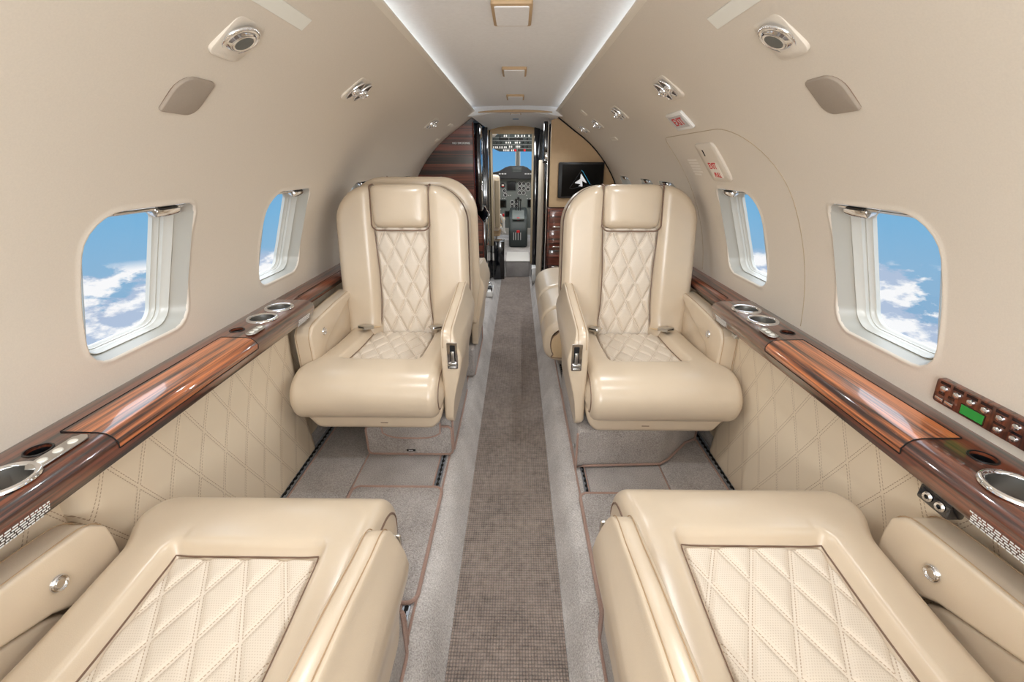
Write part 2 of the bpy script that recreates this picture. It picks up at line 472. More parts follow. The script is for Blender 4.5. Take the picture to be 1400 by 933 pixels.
def quilt_h(u, v):
    d = qd(u, v)
    return .0085*(1-exp(-(d/.0055)**1.15)) + .0030*exp(-(d/.0016)**2)
PCX = -.008
def cush_off(x, l, y, xo):
    de = min(x-xo, XI-x); r = .032
    off = 0
    if de < r: off -= r-sqrt(max(0, r*r-(r-max(de, 0))**2))
    inside = sstep(PW+.020, PW-.006, abs(x-PCX))*sstep(L345+.022, L345-.006, l)
    off += .020*(1-inside)*(1-.0*l)-.010*inside
    side = sstep(0, .09, abs(x-PCX)-PW)
    off += .006*sin(min(1, max(0, (abs(x-PCX)-PW)/.1))*pi)*sstep(L345+.1, L345, l)
    # little creases where the hide is pulled at the corners of the panel
    c = hypot(abs(x-PCX)-PW-.01, l-L345-.02)
    off += .0014*sin(34*atan2(l-L345+.01, abs(x-PCX)-PW+.03))*exp(-(c/.035)**2)
    return off
def cush(x, l, extra=0):
    p, n = prof_at(l); xo = xo_at(p[0], l)
    o = cush_off(x, l, p[0], xo)+extra
    return (x, p[0]+n[0]*o, p[1]+n[1]*o)
def make_seat(name, loc, rz, m, recline=7.5, arm_f=.44, arm_z=.53, outer_f=.37, ped='A', top=.975, ow=.302, oi=.238, bw=.282, bx=0):
    root = empty(name, loc, rz)
    def out(nm, bm, mat, par=root, **k):
        if m < 0: bmesh.ops.transform(bm, matrix=Matrix.Diagonal((-1, 1, 1, 1)), verts=bm.verts)
        return obj(nm, bm, mat, par, **k)
    # --- cushion
    bm = NEW(); NX, NL = 84, 84
    EX = 5
    def fn(u, v):
        l = v*LEN[-1]; p, n = prof_at(l); xo = xo_at(p[0], l)
        i = u*(NX+2*EX)-EX
        if i < 0 or i > NX:
            kx = (-i if i < 0 else i-NX)/EX
            x = (xo - .012*sin(kx*pi*.85)) if i < 0 else (XI + .012*sin(kx*pi*.85))
            o = -.032-.085*kx+.020
            return (x, p[0]+n[0]*o, p[1]+n[1]*o)
        t = i/NX; t = .5-.5*cos(pi*t) if False else t
        # denser towards the edges
        t = t + .03*sin(2*pi*t)*-1
        x = xo+(XI-xo)*t
        return cush(x, l)
    grid(bm, fn, NX+2*EX, NL)
    cu = out('seat_cushion', bm, 'leather', angle=70)
    # quilted insert
    bm = NEW()
    def fq(u, v):
        x = PCX-PW+2*PW*u; l = .02+(L345-.02)*v
        e = min(x-(PCX-PW), PCX+PW-x, L345-l)
        ex = quilt_h(x-PCX, l-L345)*min(1, max(0, e)/.008)+.001
        ex = ex*1.0+.001 - .012*(1-min(1, max(0, e)/.006))
        p, n = prof_at(l); o = -.010+ex+.003*sin(u*pi)
        return (x, p[0]+n[0]*o, p[1]+n[1]*o)
    grid(bm, fq, 106, 132, uv=lambda u, v: (-PW+2*PW*u, .02+(L345-.02)*v-L345))
    out('quilted_seat_insert', bm, 'quilt', cu, angle=180)
    bm = NEW()
    path = [cush(PCX-PW-.001, .04+(L345-.04)*k/20, .001) for k in range(20)] + [cush(PCX-PW+2*PW*k/14, L345+.001, .001) for k in range(15)] + [cush(PCX+PW+.001, L345-(L345-.04)*k/20, .001) for k in range(1, 20)]
    tube(bm, path, .0018)
    out('insert_piping', bm, 'piping', cu)
    for sgn in (0, 1):
        bm = NEW(); pa = []
        for k in range(50):
            l = LEN[-1]*(.30+.70*k/49); p, n = prof_at(l); xo = xo_at(p[0], l)
            x = (xo+.001) if sgn == 0 else XI-.001
            o = -.030+.020
            pa.append((x, p[0]+n[0]*o, p[1]+n[1]*o))
        tube(bm, pa, .0028)
        out('cushion_piping', bm, 'piping', cu)
    # --- base pan under the cushion
    bm = NEW(); prism(bm, [(-.222, .165), (.195, .165), (.222, .20), (.230, .262), (-.262, .262), (-.258, .215)], -.08, .474, 'y', .022, 4)
    ba = out('seat_base', bm, 'leather')
    bm = NEW(); box(bm, (.02, .4745, .195), (.026, .0015, .003), .0005); out('base_latch', bm, 'piping', ba)
    # --- back
    a = radians(recline); H = Vector((0, 0, .30))
    Rm = Matrix.Translation(H) @ Matrix.Rotation(a, 4, 'X') @ Matrix.Translation(-H) @ Matrix.Translation((bx, -.035, 0))
    # positive rotation about X turns +z towards -y, so the back leans away from the sitter
    W, CR = bw, .155
    def outline(v):
        """v 0..1 from bottom to the top centre edge; half width and height"""
        zb = .315
        if v < .72:
            t = v/.72; z = zb+(top-CR-zb)*t
            return W-.024*sstep(.5, 0, t)-.004*t, z
        t = (v-.72)/.28*pi/2
        return (W-.004-CR)+CR*cos(t), top-CR+CR*sin(t)
    def relief(x, z, w, de):
        ax = abs(x); sp = .116
        if ax < sp: h = .004+.012*sstep(sp-.03, sp, ax)*0
        else:
            u = (ax-sp)/max(.02, w-sp)
            h = .004+.036*sqrt(max(0, 1-(1-min(1, (ax-sp)/.045))**2))-.004*u
        r = .036
        if de < r: h -= r-sqrt(max(0, r*r-(r-max(0, de))**2))
        h += .012*sstep(.45, .32, z)*sstep(sp-.02, sp+.05, ax)
        return h
    bm = NEW()
    def fb(u, v):
        w, z = outline(v); s = (2*u-1); s = s-.03*sin(2*pi*s)*0
        x = s*w; de = min(w-abs(x), (top-z)*1.0+.0001)
        # distance to rounded corner
        if z > top-CR:
            cx = W-.004-CR
            if abs(x) > cx: de = CR-hypot(abs(x)-cx, z-(top-CR))
            else: de = top-z
        return (x, relief(x, z, w, de), z)
    grid(bm, fb, 88, 76)
    bmesh.ops.transform(bm, matrix=Rm, verts=bm.verts)
    bk = out('backrest', bm, 'leather', angle=80)
    # body of the back
    OL = [outline(k/60) for k in range(61)]
    ol = [(w, z) for w, z in OL]+[(-w, z) for w, z in reversed(OL)]
    bm = NEW()
    def ring(dy, ins):
        return [bm.verts.new((x*(1-ins/W), dy, (z-.65)*(1-ins/.33)+.65)) for x, z in ol]
    RR = [ring(-.031, 0), ring(-.038, -.003), ring(-.060, -.006), ring(-.064, -.003), ring(-.068, -.006), ring(-.078, -.006), ring(-.088, .004), ring(-.094, .02), ring(-.097, .05)]
    for A, B in zip(RR, RR[1:]):
        for k in range(len(A)): bm.faces.new((A[k], A[(k+1) % len(A)], B[(k+1) % len(A)], B[k]))
    bm.faces.new(RR[-1])
    bmesh.ops.transform(bm, matrix=Rm, verts=bm.verts)
    out('back_shell', bm, 'leather', bk, angle=60)
    bm = NEW()
    q = [(x, -.030, z) for x, z in ol[2:-2]]; tube(bm, q, .003)
    q = [(x*1.01, -.064, (z-.65)*1.01+.65) for x, z in ol[2:-2]]; tube(bm, q, .0022)
    bmesh.ops.transform(bm, matrix=Rm, verts=bm.verts); out('back_piping', bm, 'piping', bk)
    # quilted insert of the back
    bm = NEW(); zt, zb = top-.172, .318
    def wq(z): return .115-.010*sin((z-zb)/(zt-zb)*pi)+.006*sstep(.5, .33, z)
    def fbq(u, v):
        z = zb+(zt-zb)*v; w = wq(z); x = -w+2*w*u
        e = min(w-abs(x), 1)
        y = .004+.002+quilt_h(x, z-zt+.008)*min(1, e/.01)*1.35+.006*cos(x/w*pi/2)
        return (x, y, z)
    grid(bm, fbq, 92, 186, uv=lambda u, v: ((2*u-1)*.110, zb+(zt-zb)*v-zt+.008))
    bmesh.ops.transform(bm, matrix=Rm, verts=bm.verts); out('quilted_back_insert', bm, 'quilt', bk, angle=180)
    bm = NEW()
    for sg in (-1, 1):
        tube(bm, [(sg*(wq(zb+(zt-zb)*k/20)+.002), .011, zb+(zt-zb)*k/20) for k in range(21)], .0022)
    bmesh.ops.transform(bm, matrix=Rm, verts=bm.verts); out('insert_piping', bm, 'piping', bk)
    # headrest pad
    bm = NEW()
    def se(c, e): return copysign(abs(c)**e, c)
    def fh(u, v):
        A = 2*pi*u; B = -pi/2+pi*v
        e1, e2 = .28, .42
        x = se(cos(B), e2)*se(cos(A), e1); z = se(cos(B), e2)*se(sin(A), e1); y = se(sin(B), .8)
        wz = .120+.004*z
        return (x*wz, .004+.040*y, top-.086+z*.0885)
    grid(bm, fh, 96, 28, closed_u=True)
    bmesh.ops.remove_doubles(bm, verts=bm.verts[:], dist=.0002)
    bmesh.ops.transform(bm, matrix=Rm, verts=bm.verts); hr = out('headrest', bm, 'leather', bk, angle=80)
    bm = NEW()
    rp = rrect(.246, .185, [.012, .012, .03, .03], 6)
    q = [(x, .021+.008*sstep(-.05, -.085, z), z+top-.091) for x, z in rp if z < .088]
    q = sorted(q, key=lambda p: atan2(p[0], -(p[2]-(top-.05))))
    tube(bm, [(q[0][0], -.02, top+.004)]+q+[(q[-1][0], -.02, top+.004)], .0032)
    bmesh.ops.transform(bm, matrix=Rm, verts=bm.verts); out('headrest_piping', bm, 'piping', hr)
    # --- aisle arm
    az = arm_z
    bm = NEW()
    prism(bm, [(-.07, az+.045), (.02, az+.042), (.14, az+.026), (arm_f-.09, az+.006), (arm_f-.03, az-.002), (arm_f-.006, az-.02), (arm_f, az-.05), (arm_f, .19), (arm_f-.02, .168), (-.07, .168)], .230, .312, 'x', .014, 4)
    for zc_ in (az+.034, az+.022, az+.01, az-.002, az-.014, az-.026, az-.038, az-.055, az-.075, az-.10, az-.13, az-.17, az-.21, az-.26):
        bmesh.ops.bisect_plane(bm, geom=bm.verts[:]+bm.edges[:]+bm.faces[:], plane_co=(0, 0, zc_), plane_no=(0, 0, 1))
    for v in bm.verts:
        if v.co.x > .262:
            zt_ = az+.045*sstep(arm_f, 0, v.co.y); k_ = (v.co.x-.262)/.05
            v.co.x = .262+k_*(.012+.028*sstep(zt_+.005, zt_-.11, v.co.z)-.040*sstep(zt_-.08, .20, v.co.z))
    ar = out('aisle_armrest', bm, 'leather')
    bm = NEW()
    for xx in (.240, .2665):
        tube(bm, [(xx, y, z+.0005) for y, z in catmull([(-.06, az+.045), (.02, az+.042), (.14, az+.026), (arm_f-.09, az+.006), (arm_f-.03, az-.003), (arm_f-.004, az-.026), (arm_f+.0005, az-.06)], 4)], .0010, 5)
    out('arm_seam', bm, 'seam', ar)
    bm = NEW(); zc = az-.088
    prism(bm, [(x+.270, z+zc) for x, z in rrect(.036, .098, .004, 3)], arm_f-.002, arm_f+.003, 'y', .001, 1)
    pl = out('control_plate', bm, 'chrome', ar)
    bm = NEW(); prism(bm, [(x+.272, z+zc+.010) for x, z in rrect(.018, .060, .003, 3)], arm_f+.002, arm_f+.0036, 'y'); out('lever_slot', bm, 'hole', pl)
    bm = NEW(); box(bm, (.272, arm_f+.005, zc-.004), (.011, .006, .045), .002); box(bm, (.270, arm_f+.006, zc-.030), (.028, .006, .012), .002); box(bm, (.270, arm_f+.004, zc-.043), (.024, .003, .006), .001)
    out('recline_lever', bm, 'satin', pl)
    # --- wall side arm with its fold-down cut
    of = outer_f; oz = az-.026
    bm = NEW()
    prism(bm, [(-.07, oz+.030), (.10, oz+.026), (of-.10, oz+.015), (of-.03, oz+.006), (of-.004, oz-.018), (of, oz-.05), (of, .30), (of-.04, .26), (of-.105, oz-.100), (of-.13, oz-.084), (-.07, oz+.015)], -ow, -oi, 'x', .013, 4)
    oa = out('wall_armrest', bm, 'leather')
    bm = NEW(); prism(bm, [(-.06, oz+.008), (of-.135, oz-.092), (of-.11, oz-.110), (of-.05, .245), (of-.06, .20), (-.06, .20)], -ow+.01, -oi-.013, 'x', .008, 3)
    out('arm_infill', bm, 'leather', oa)
    bm = NEW()
    for xx in (-ow+.0095, -oi-.0095):
        tube(bm, [(xx, y, z+.0005) for y, z in catmull([(-.06, oz+.0295), (.10, oz+.0255), (of-.10, oz+.0145), (of-.03, oz+.005), (of-.003, oz-.024), (of+.0005, oz-.06), (of+.0005, .30)], 4)], .0011, 5)
    out('arm_seam', bm, 'seam', oa)
    bm = NEW(); lathe(bm, [(0, .004), (.007, .004), (.0085, .0015), (.010, .004), (.0125, .005), (.0145, .003), (.015, -.002)], 24, Matrix.Translation((-oi, of-.105, oz-.042)) @ Matrix.Rotation(pi/2, 4, 'Y'))
    out('recline_button', bm, 'chrome', oa)
    # --- seat belt
    for sg in (-1, 1):
        bm = NEW()
        box(bm, (0, -.028, 0), (.030, .050, .003), .001)
        Bm = Matrix.Translation((sg*.142-.01, .022, .386)) @ Matrix.Rotation(radians(-sg*28), 4, 'Z') @ Matrix.Rotation(radians(12), 4, 'X')
        bmesh.ops.transform(bm, matrix=Bm, verts=bm.verts); bl = out('seat_belt', bm, 'leather_dark')
        bm = NEW()
        if sg*m < 0 or True:
            box(bm, (0, .022, .004), (.044, .054, .016), .004)
        bmesh.ops.transform(bm, matrix=Bm, verts=bm.verts); bc = out('belt_buckle', bm, 'satin', bl)
        bm = NEW(); box(bm, (0, .0490, .005), (.032, .002, .005)); bmesh.ops.transform(bm, matrix=Bm, verts=bm.verts); out('buckle_slot', bm, 'hole', bc)
    # --- carpeted pedestal
    if ped == 'A':
        x0, x1, yf = -.08, .245, .405
        bm = NEW(); prism(bm, [(x0+.01, .008), (x1, .008), (x1, .165), (x0+.01, .165)], -.12, yf-.012, 'y', .012, 3)
        pd = out('carpeted_pedestal', bm, 'carpet2')
        bm = NEW(); fr = [(x+(x0+x1)/2, z+.072) for x, z in rrect(x1-x0, .125, .018, 4)]
        prism(bm, fr, yf-.014, yf, 'y', .003, 2); fp = out('front_flap', bm, 'carpet2', pd)
        bm = NEW(); tube(bm, [(x, yf, z) for x, z in fr], .0042, 8, True)
        tube(bm, [(x1, -.10, .013), (x1+.002, .10, .012), (x1+.002, yf-.03, .012), (x1+.002, yf-.018, .02), (x1+.002, yf-.016, .15)], .004, 8)
        out('binding', bm, 'bind', pd)
        bm = NEW(); hf = [(-.01+.215*k/12, .118-.022*(1-((k-6)/6)**4)) for k in range(13)]
        prism(bm, [(-.012, .172)]+hf+[(.207, .172)], yf+.005, yf+.02, 'y', .003, 2); hk = out('hanging_skirt', bm, 'carpet2', pd)
        bm = NEW(); tube(bm, [(-.012, yf+.019, .16)]+[(x, yf+.019, z) for x, z in hf]+[(.207, yf+.019, .16)], .0035, 8); out('binding', bm, 'bind', hk)
        bm = NEW(); box(bm, (.085, yf+.003, .028), (.034, .003, .009), .001); tg = out('label_tag', bm, 'black', pd)
        bm = NEW()
        for k in range(4): box(bm, (.078+.0045*k, yf+.0048, .028), (.003, .0006, .003))
        out('tag_print', bm, 'ink', tg)
        bm = NEW(); box(bm, (.085, yf+.006, .012), (.018, .014, .004), .001); out('pull_tab', bm, 'bind', pd)
    else:
        fo = [(.252, -.12), (.252, .470), (.225, .462), (-.062, .447), (-.10, .42), (-.20, .315), (-.252, .285), (-.262, -.12)]
        bm = NEW(); prism(bm, fo, .012, .166, 'z', .010, 3)
        pd = out('carpeted_pedestal', bm, 'carpet2')
        bm = NEW(); tube(bm, [(x*1.005, y+.003, .0145) for i, (x, y) in enumerate(fo[:7])], .0045, 8)
        tube(bm, [(.254, .472, .006), (.254, .472, .16)], .004, 8); tube(bm, [(-.252, .288, .006), (-.252, .288, .16)], .004, 8)
        out('binding', bm, 'bind', pd)
        bm = NEW(); box(bm, (.256, .42, .07), (.006, .016, .010), .002); out('side_catch', bm, 'satin', pd)
    return root

FZ = .10
def seat_near(name, x, y, m, top=.975, **k):
    return make_seat(name, (x, y, FZ), 0, m, **k)
LS = make_seat('passenger_seat', (-.470, 1.775, FZ), pi, -1)
tag(LS, 'cream leather seat facing the camera, left of the aisle, pedestal carpet has a black tag', 'seat', 'cream leather cabin seats')
RS = make_seat('passenger_seat', (.492, 1.765, FZ), pi, 1, ped='B')
tag(RS, 'cream leather cabin seat facing the camera, right of the aisle beneath the wall monitor', 'seat', 'cream leather cabin seats')
LN = make_seat('passenger_seat', (-.474, .247, FZ), 0, 1, recline=48, arm_f=.33, arm_z=.475, outer_f=.355, ow=.330, oi=.262, bw=.262, bx=.018)
tag(LN, 'nearest cream leather seat at bottom left, seen from above, beside the left ledge', 'seat', 'cream leather cabin seats')
RN = make_seat('passenger_seat', (.464, .284, FZ), 0, -1, recline=48, arm_f=.33, arm_z=.475, outer_f=.355, ow=.338, oi=.262, bw=.262, bx=.018)
tag(RN, 'nearest cream leather seat at bottom right, seen from above, under the right wall keypad', 'seat', 'cream leather cabin seats')
LF = make_seat('passenger_seat', (-.446, 2.145, FZ), 0, 1, recline=2, top=.99)
tag(LF, 'cream seat facing forward, back to back behind the left front-facing seat, its backrest edge showing', 'seat', 'cream leather cabin seats')

# ------------------------------------------------------------------ wooden side ledges
def ledge_prof(side, w=.140, zt=.690, h=.062):
    xw = .868; xi = .862-w
    p = [(xw, zt), (xi+.030, zt-.001), (xi+.016, zt-.004), (xi+.006, zt-.011), (xi, zt-.022), (xi+.002, zt-.034), (xi+.012, zt-h), (xw, zt-h)]
    return [(side*x, z) for x, z in p]
def bool_cut(o, cutters):
    bm = NEW()
    for c in cutters: c(bm)
    bmesh.ops.recalc_face_normals(bm, faces=bm.faces[:])
    me = bpy.data.meshes.new('c'); bm.to_mesh(me); bm.free()
    co = bpy.data.objects.new('c', me); COL.objects.link(co)
    co.parent = o.parent
    md = o.modifiers.new('b', 'BOOLEAN'); md.operation = 'DIFFERENCE'; md.object = co; md.solver = 'EXACT'
    bpy.context.view_layer.update()
    dg = bpy.context.evaluated_depsgraph_get(); me2 = bpy.data.meshes.new_from_object(o.evaluated_get(dg))
    o.modifiers.clear(); o.data = me2; bpy.data.objects.remove(co)
    me2.shade_smooth(); me2.set_sharp_from_angle(angle=radians(30))
def text_rows(bm, M4, w, h, rows, seed=1, gap=.45):
    """rows of tiny word-like dashes standing for a printed placard"""
    import random; rnd = random.Random(seed)
    for r in range(rows):
        y = h/2-(r+.5)*h/rows; x = -w/2*(1-.12*rnd.random())
        end = w/2-rnd.random()*w*.25*(r == rows-1)
        while x < end:
            l = min(rnd.uniform(.03, .10)*w, end-x)
            vs = box(bm, (x+l/2, y, 0), (l*.92, h/rows*(1-gap), .0004)); bmesh.ops.transform(bm, matrix=M4, verts=vs)
            x += l+.006*w+.001
def cup_part(root, x, y, zt):
    T = Matrix.Translation((x, y, zt))
    bm = NEW()
    lathe(bm, [(.036, .0012), (.0375, .0040), (.0415, .0052), (.0455, .0035), (.0465, -.0006), (.040, -.001)], 48, T)
    rg = obj('cup_holder', bm, 'chrome', root, angle=60)
    bm = NEW(); lathe(bm, [(.040, 0), (.0385, .002), (.036, .0008), (.0355, -.010), (.0335, -.043), (.028, -.047), (0, -.0475)], 48, T)
    obj('cup_bowl', bm, 'satin', rg, angle=50)
    bm = NEW(); lathe(bm, [(0, -.046), (.024, -.046), (.025, -.0472)], 32, T); obj('cup_mat', bm, 'cupmat', rg)
def make_ledge(side):
    nm = 'left' if side < 0 else 'right'
    root = empty('wooden_side_ledge', (0, 0, 0))
    tag(root, 'glossy striped wood ledge with chrome cup holders along the %s wall' % nm, 'ledge', 'wooden side ledges')
    ZT = .690; ya, yb, yc = -.25, 1.500, 3.50
    bm = NEW(); prism(bm, ledge_prof(side), ya, yb, 'y', .0025, 2)
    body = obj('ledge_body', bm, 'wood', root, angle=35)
    cups = [(side*.796, 1.402), (side*.794, 1.292), (side*.784, .530), (side*.784, .420)]
    socks = [(side*.813, 1.188), (side*.808, .608)]
    def cut(bm):
        for x, y in cups: lathe(bm, [(0, .02), (.039, .02), (.0375, -.05), (0, -.05)], 40, Matrix.Translation((x, y, ZT)))
        for x, y in socks: lathe(bm, [(0, .02), (.0175, .02), (.0175, -.035), (0, -.035)], 28, Matrix.Translation((x, y, ZT)))
    bool_cut(body, [cut])
    for x, y in cups: cup_part(root, x, y, ZT)
    for x, y in socks:
        bm = NEW(); lathe(bm, [(.021, -.001), (.0205, .001), (.0178, .0012), (.0172, -.012), (.016, -.033), (0, -.033)], 28, Matrix.Translation((x, y, ZT)))
        obj('socket', bm, 'black', root)
    # hinged lid with its fine dark gap
    L = ledge_prof(side)[1:6]; la, lb = .662, 1.128
    path = [(side*.822, ZT+.0009)]+[(x-side*.0006 if k > 2 else x, z+.0006) for k, (x, z) in enumerate(L)]
    P = [Vector((x, 0, z)) for x, z in path]
    bm = NEW()
    outl = path[:]; 
    inn = [(x+side*.004*(1 if k > 2 else 0), z-.004) for k, (x, z) in enumerate(path)]
    prism(bm, outl+inn[::-1], la, lb, 'y', .0004, 1)
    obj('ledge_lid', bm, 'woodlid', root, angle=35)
    bm = NEW()
    for yy in (la-.0008, lb+.0008): tube(bm, [(p.x-side*.0003, yy, p.z+.0001) for p in P], .0012, 5)
    tube(bm, [(P[0].x+side*.0005, la, P[0].z), (P[0].x+side*.0005, lb, P[0].z)], .0012, 5)
    e = P[-1]; tube(bm, [(e.x-side*.0003, la, e.z-.001), (e.x-side*.0003, lb, e.z-.001)], .0012, 5)
    obj('lid_gap', bm, 'hole', root)
    # switch strip beside the cup holders
    def plate(y, w, x=.752):
        T = Matrix.Translation((side*x, y, ZT+.0006))
        bm = NEW(); pr = rrect(.030, w, .009, 1); prism(bm, pr, 0, .003, 'z', .0008, 1); bmesh.ops.transform(bm, matrix=T, verts=bm.verts)
        pl = obj('switch_plate', bm, 'satin', root)
        for q in (-.27, 0, .27):
            bm = NEW(); lathe(bm, [(0, .0052), (.004, .0050), (.0065, .0046), (.0075, .0028)], 16, T @ Matrix.Translation((0, q*w, 0)))
            obj('button', bm, 'strip', pl)
    plate(1.182, .078)
    if side < 0: plate(.602, .098, .766)
    # small printed placards on the nose
    for y, sd in ((1.415, 3), (.475, 4)):
        bm = NEW()
        (x0, z0), (x1, z1) = (side*.7235, .656), (side*.7335, .630)
        up = Vector((x0-x1, 0, z0-z1)).normalized(); n = Vector((-side, 0, -.35)).normalized()
        F = frame((side*.7265, y, .6425), n, (0, -side, 0)); F.translation = Vector((side*.7268, y, .6425))+n*.0012
        text_rows(bm, F, .105 if sd == 4 else .085, .026, 5, sd, .5)
        obj('placard_print', bm, 'ink', root, smooth=False)
    # slim forward run of the ledge
    bm = NEW(); prism(bm, [(side*.868, .688), (side*.802, .686), (side*.797, .682), (side*.784, .668), (side*.778, .660), (side*.784, .643), (side*.868, .643)], yb+.001, yc, 'y', .002, 2)
    obj('forward_ledge', bm, 'wood', root, angle=35)
    bm = NEW(); tube(bm, [(side*.802, yb+.05, .6868), (side*.802, 2.2, .6868)], .001, 5); tube(bm, [(side*.802, yb+.05, .6868), (side*.778, yb+.05, .660)], .001, 5)
    obj('panel_gap', bm, 'hole', root)
    return root
make_ledge(-1); make_ledge(1)

# quilted lower wall leather: recessed base run + padded panel
def side_panel(side):
    nm = 'left' if side < 0 else 'right'
    root = empty('side_wall_padding', (side*.78, 1.03, .10))
    tag(root, 'cream leather wall padding with double diamond stitching below the %s ledge' % nm, 'panel', 'stitched wall padding')
    O = root.location
    def px(z): return .792+.018*sin((z-.10)/.53*pi*.8)
    bm = NEW()
    grid(bm, lambda u, v: (side*(px(.104+.53*v)+.018)-O.x, Y0+.02+(3.5-Y0)*u-O.y, .104+.528*v-O.z), 60, 8, uv=lambda u, v: (Y0+.02+(3.5-Y0)*u, .53*v))
    obj('base_leather', bm, 'sidequilt', root, angle=180, recalc=False)
    bm = NEW(); ya, yb = .61, 1.435
    def f(u, v):
        y = ya+(yb-ya)*u; z = .108+.528*v
        e = min(y-ya, yb-y); r = .045
        d = 0 if e > r else r-sqrt(max(0, r*r-(r-e)**2))
        d = d*.75+.0006*(1-min(1, qd(y, v*.53, .104, .2)/.006))
        ee = 0 if e > .001 else .003
        return (side*(px(z)-.018+d+ee)-O.x, y-O.y, z-O.z)
    grid(bm, f, 220, 130, uv=lambda u, v: (ya+(yb-ya)*u, .53*v))
    obj('stitched_pad', bm, 'sidequilt', root, angle=180, recalc=False)
side_panel(-1); side_panel(1)

# ------------------------------------------------------------------ overhead fittings
SPOT_E = 7
def spot_at(F, k):  # spot added at each overhead lamp and vent to brighten the cabin
    l = bpy.data.lights.new('overhead_fill', 'SPOT'); l.energy = SPOT_E; l.spot_size = radians(150); l.spot_blend = 1; l.shadow_soft_size = .012; l.color = (.93, .97, 1)
    o = bpy.data.objects.new('overhead_fill', l); COL.objects.link(o)
    p = F @ Vector((0, 0, .030)); o.location = p
    d = (F.to_3x3() @ Vector((0, 0, 1))).normalized()+Vector((0, 0, -.25)); o.rotation_euler = d.to_track_quat('-Z', 'Y').to_euler()
def reading_lamp(side):
    s = s_of_x(.478); F = wframe(side, .905, s)
    root = empty('reading_lamp', mat=F)
    tag(root, 'round chrome reading lamp in a beige square housing on the %s ceiling curve' % ('left' if side < 0 else 'right'), 'reading lamp', 'reading lamps')
    bm = NEW(); prism(bm, rrect(.086, .090, [.016, .016, .016, .016], 5), -.01, .009, 'z', .003, 2)
    for v in bm.verts:
        if v.co.z > 0: v.co.z += -.005-.085*v.co.y
    obj('housing', bm, 'wall', root)
    T = Matrix.Translation((0, .002, .0035))@Matrix.Rotation(radians(4.8), 4, 'X') @ Matrix.Diagonal((1.06, 1.06, .75, 1))
    bm = NEW(); lathe(bm, [(.0345, .0), (.035, .004), (.033, .0065), (.030, .0045), (.024, .0055), (.021, .010), (.019, .010)], 48, T); rg = obj('chrome_ring', bm, 'chrome', root, angle=60)
    bm = NEW()
    for k in range(40):
        a = 2*pi*k/40; vs = box(bm, (.0338*cos(a), .0338*sin(a), .004), (.0018, .0018, .004), 0)
    bmesh.ops.transform(bm, matrix=T, verts=bm.verts); obj('knurl', bm, 'chrome', rg)
    bm = NEW(); lathe(bm, [(.026, .002), (.0235, .008), (.019, .0115), (.0165, .0105)], 40, T@Matrix.Translation((-side*.003, .002, 0))); ey = obj('eyeball', bm, 'chrome', root, angle=60)
    spot_at(F, 5)
    bm = NEW(); lathe(bm, [(.0168, .0102), (.012, .0110), (0, .0114)], 32, T@Matrix.Translation((-side*.003, .002, 0))); obj('lens', bm, 'lens', ey)
def vent(side, y, x, where, sc=1.0):
    F = wframe(side, y, s_of_x(x))
    root = empty('air_vent', mat=F)
    tag(root, where, 'air vent', 'overhead chrome air vents')
    bm = NEW(); prism(bm, rrect(.118*sc, .092*sc, .016, 5), -.01, .007, 'z', .003, 2)
    for v in bm.verts:
        if v.co.z > 0: v.co.z += -.003-.07*v.co.y
    obj('housing', bm, 'wall', root)
    spot_at(F, 0)
    for q, dy, rr in ((-.030, 0, .031), (.026, .004, .031)):
        T = Matrix.Translation((q*sc, dy, .0075)) @ Matrix.Diagonal((.62*sc, 1.12*sc, 1, 1))
        bm = NEW(); lathe(bm, [(.0325, -.002), (.0325, .0018), (.0312, .0026), (.0298, .0018), (.0295, -.001)], 36, T); bz = obj('bezel', bm, 'chrome', root, angle=60)
        bm = NEW(); lathe(bm, [(.0298, .0010), (.022, -.0005), (0, -.001)], 36, T); obj('bowl', bm, 'dkbrown', bz)
        T2 = Matrix.Translation((q*sc+.004, dy-.004, .010)) @ Matrix.Rotation(radians(25), 4, 'X')
        bm = NEW(); lathe(bm, [(.0150*sc, -.010), (.0165*sc, -.004), (.0155*sc, .002), (.0115*sc, .006), (.0105*sc, .009), (.0075*sc, .0095), (.006*sc, .006), (0, .006)], 28, T2); nz = obj('nozzle', bm, 'chrome', bz, angle=50)
        bm = NEW(); box(bm, (0, .010, .004), (.005, .014, .005), .001); bmesh.ops.transform(bm, matrix=T2, verts=bm.verts); obj('nozzle_tab', bm, 'chrome', nz)
def speaker_cover(side):
    s = s_of_x(.590); F = wframe(side, .900, s); root = empty('speaker_cover', mat=F)
    tag(root, 'taupe cloth speaker cover on the %s wall curve above the windows' % ('left' if side < 0 else 'right'), 'speaker', 'taupe speaker covers')
    # large corner radius sits low and towards the viewer
    r = [.036, .010, .026, .006] if side > 0 else [.010, .036, .006, .026]
    bm = NEW(); prism(bm, rrect(.088, .082, r, 6), -.004, .006, 'z', .0025, 3)
    obj('cloth_face', bm, 'speaker', root)
    bm = NEW(); prism(bm, rrect(.0895, .0835, [q+.001 for q in r], 6), -.004, .0008, 'z'); obj('rim_plate', bm, 'piping', root)  # thin brown plate showing as a rim around the cloth
def strip_lens(side):
    s = s_of_x(.404); bm = NEW(); ya, yb = .30, 1.034
    F0 = wframe(side, (ya+yb)/2, s)
    root = empty('light_strip', mat=F0)
    tag(root, 'pale flat light strip set in the %s ceiling curve beside the reading lamp' % ('left' if side < 0 else 'right'), 'light strip', 'pale light strips')
    prism(bm, rrect(yb-ya, .030, .001, 1), -.004, .0015, 'z', .0006, 1); obj('lens_strip', bm, 'strip', root)
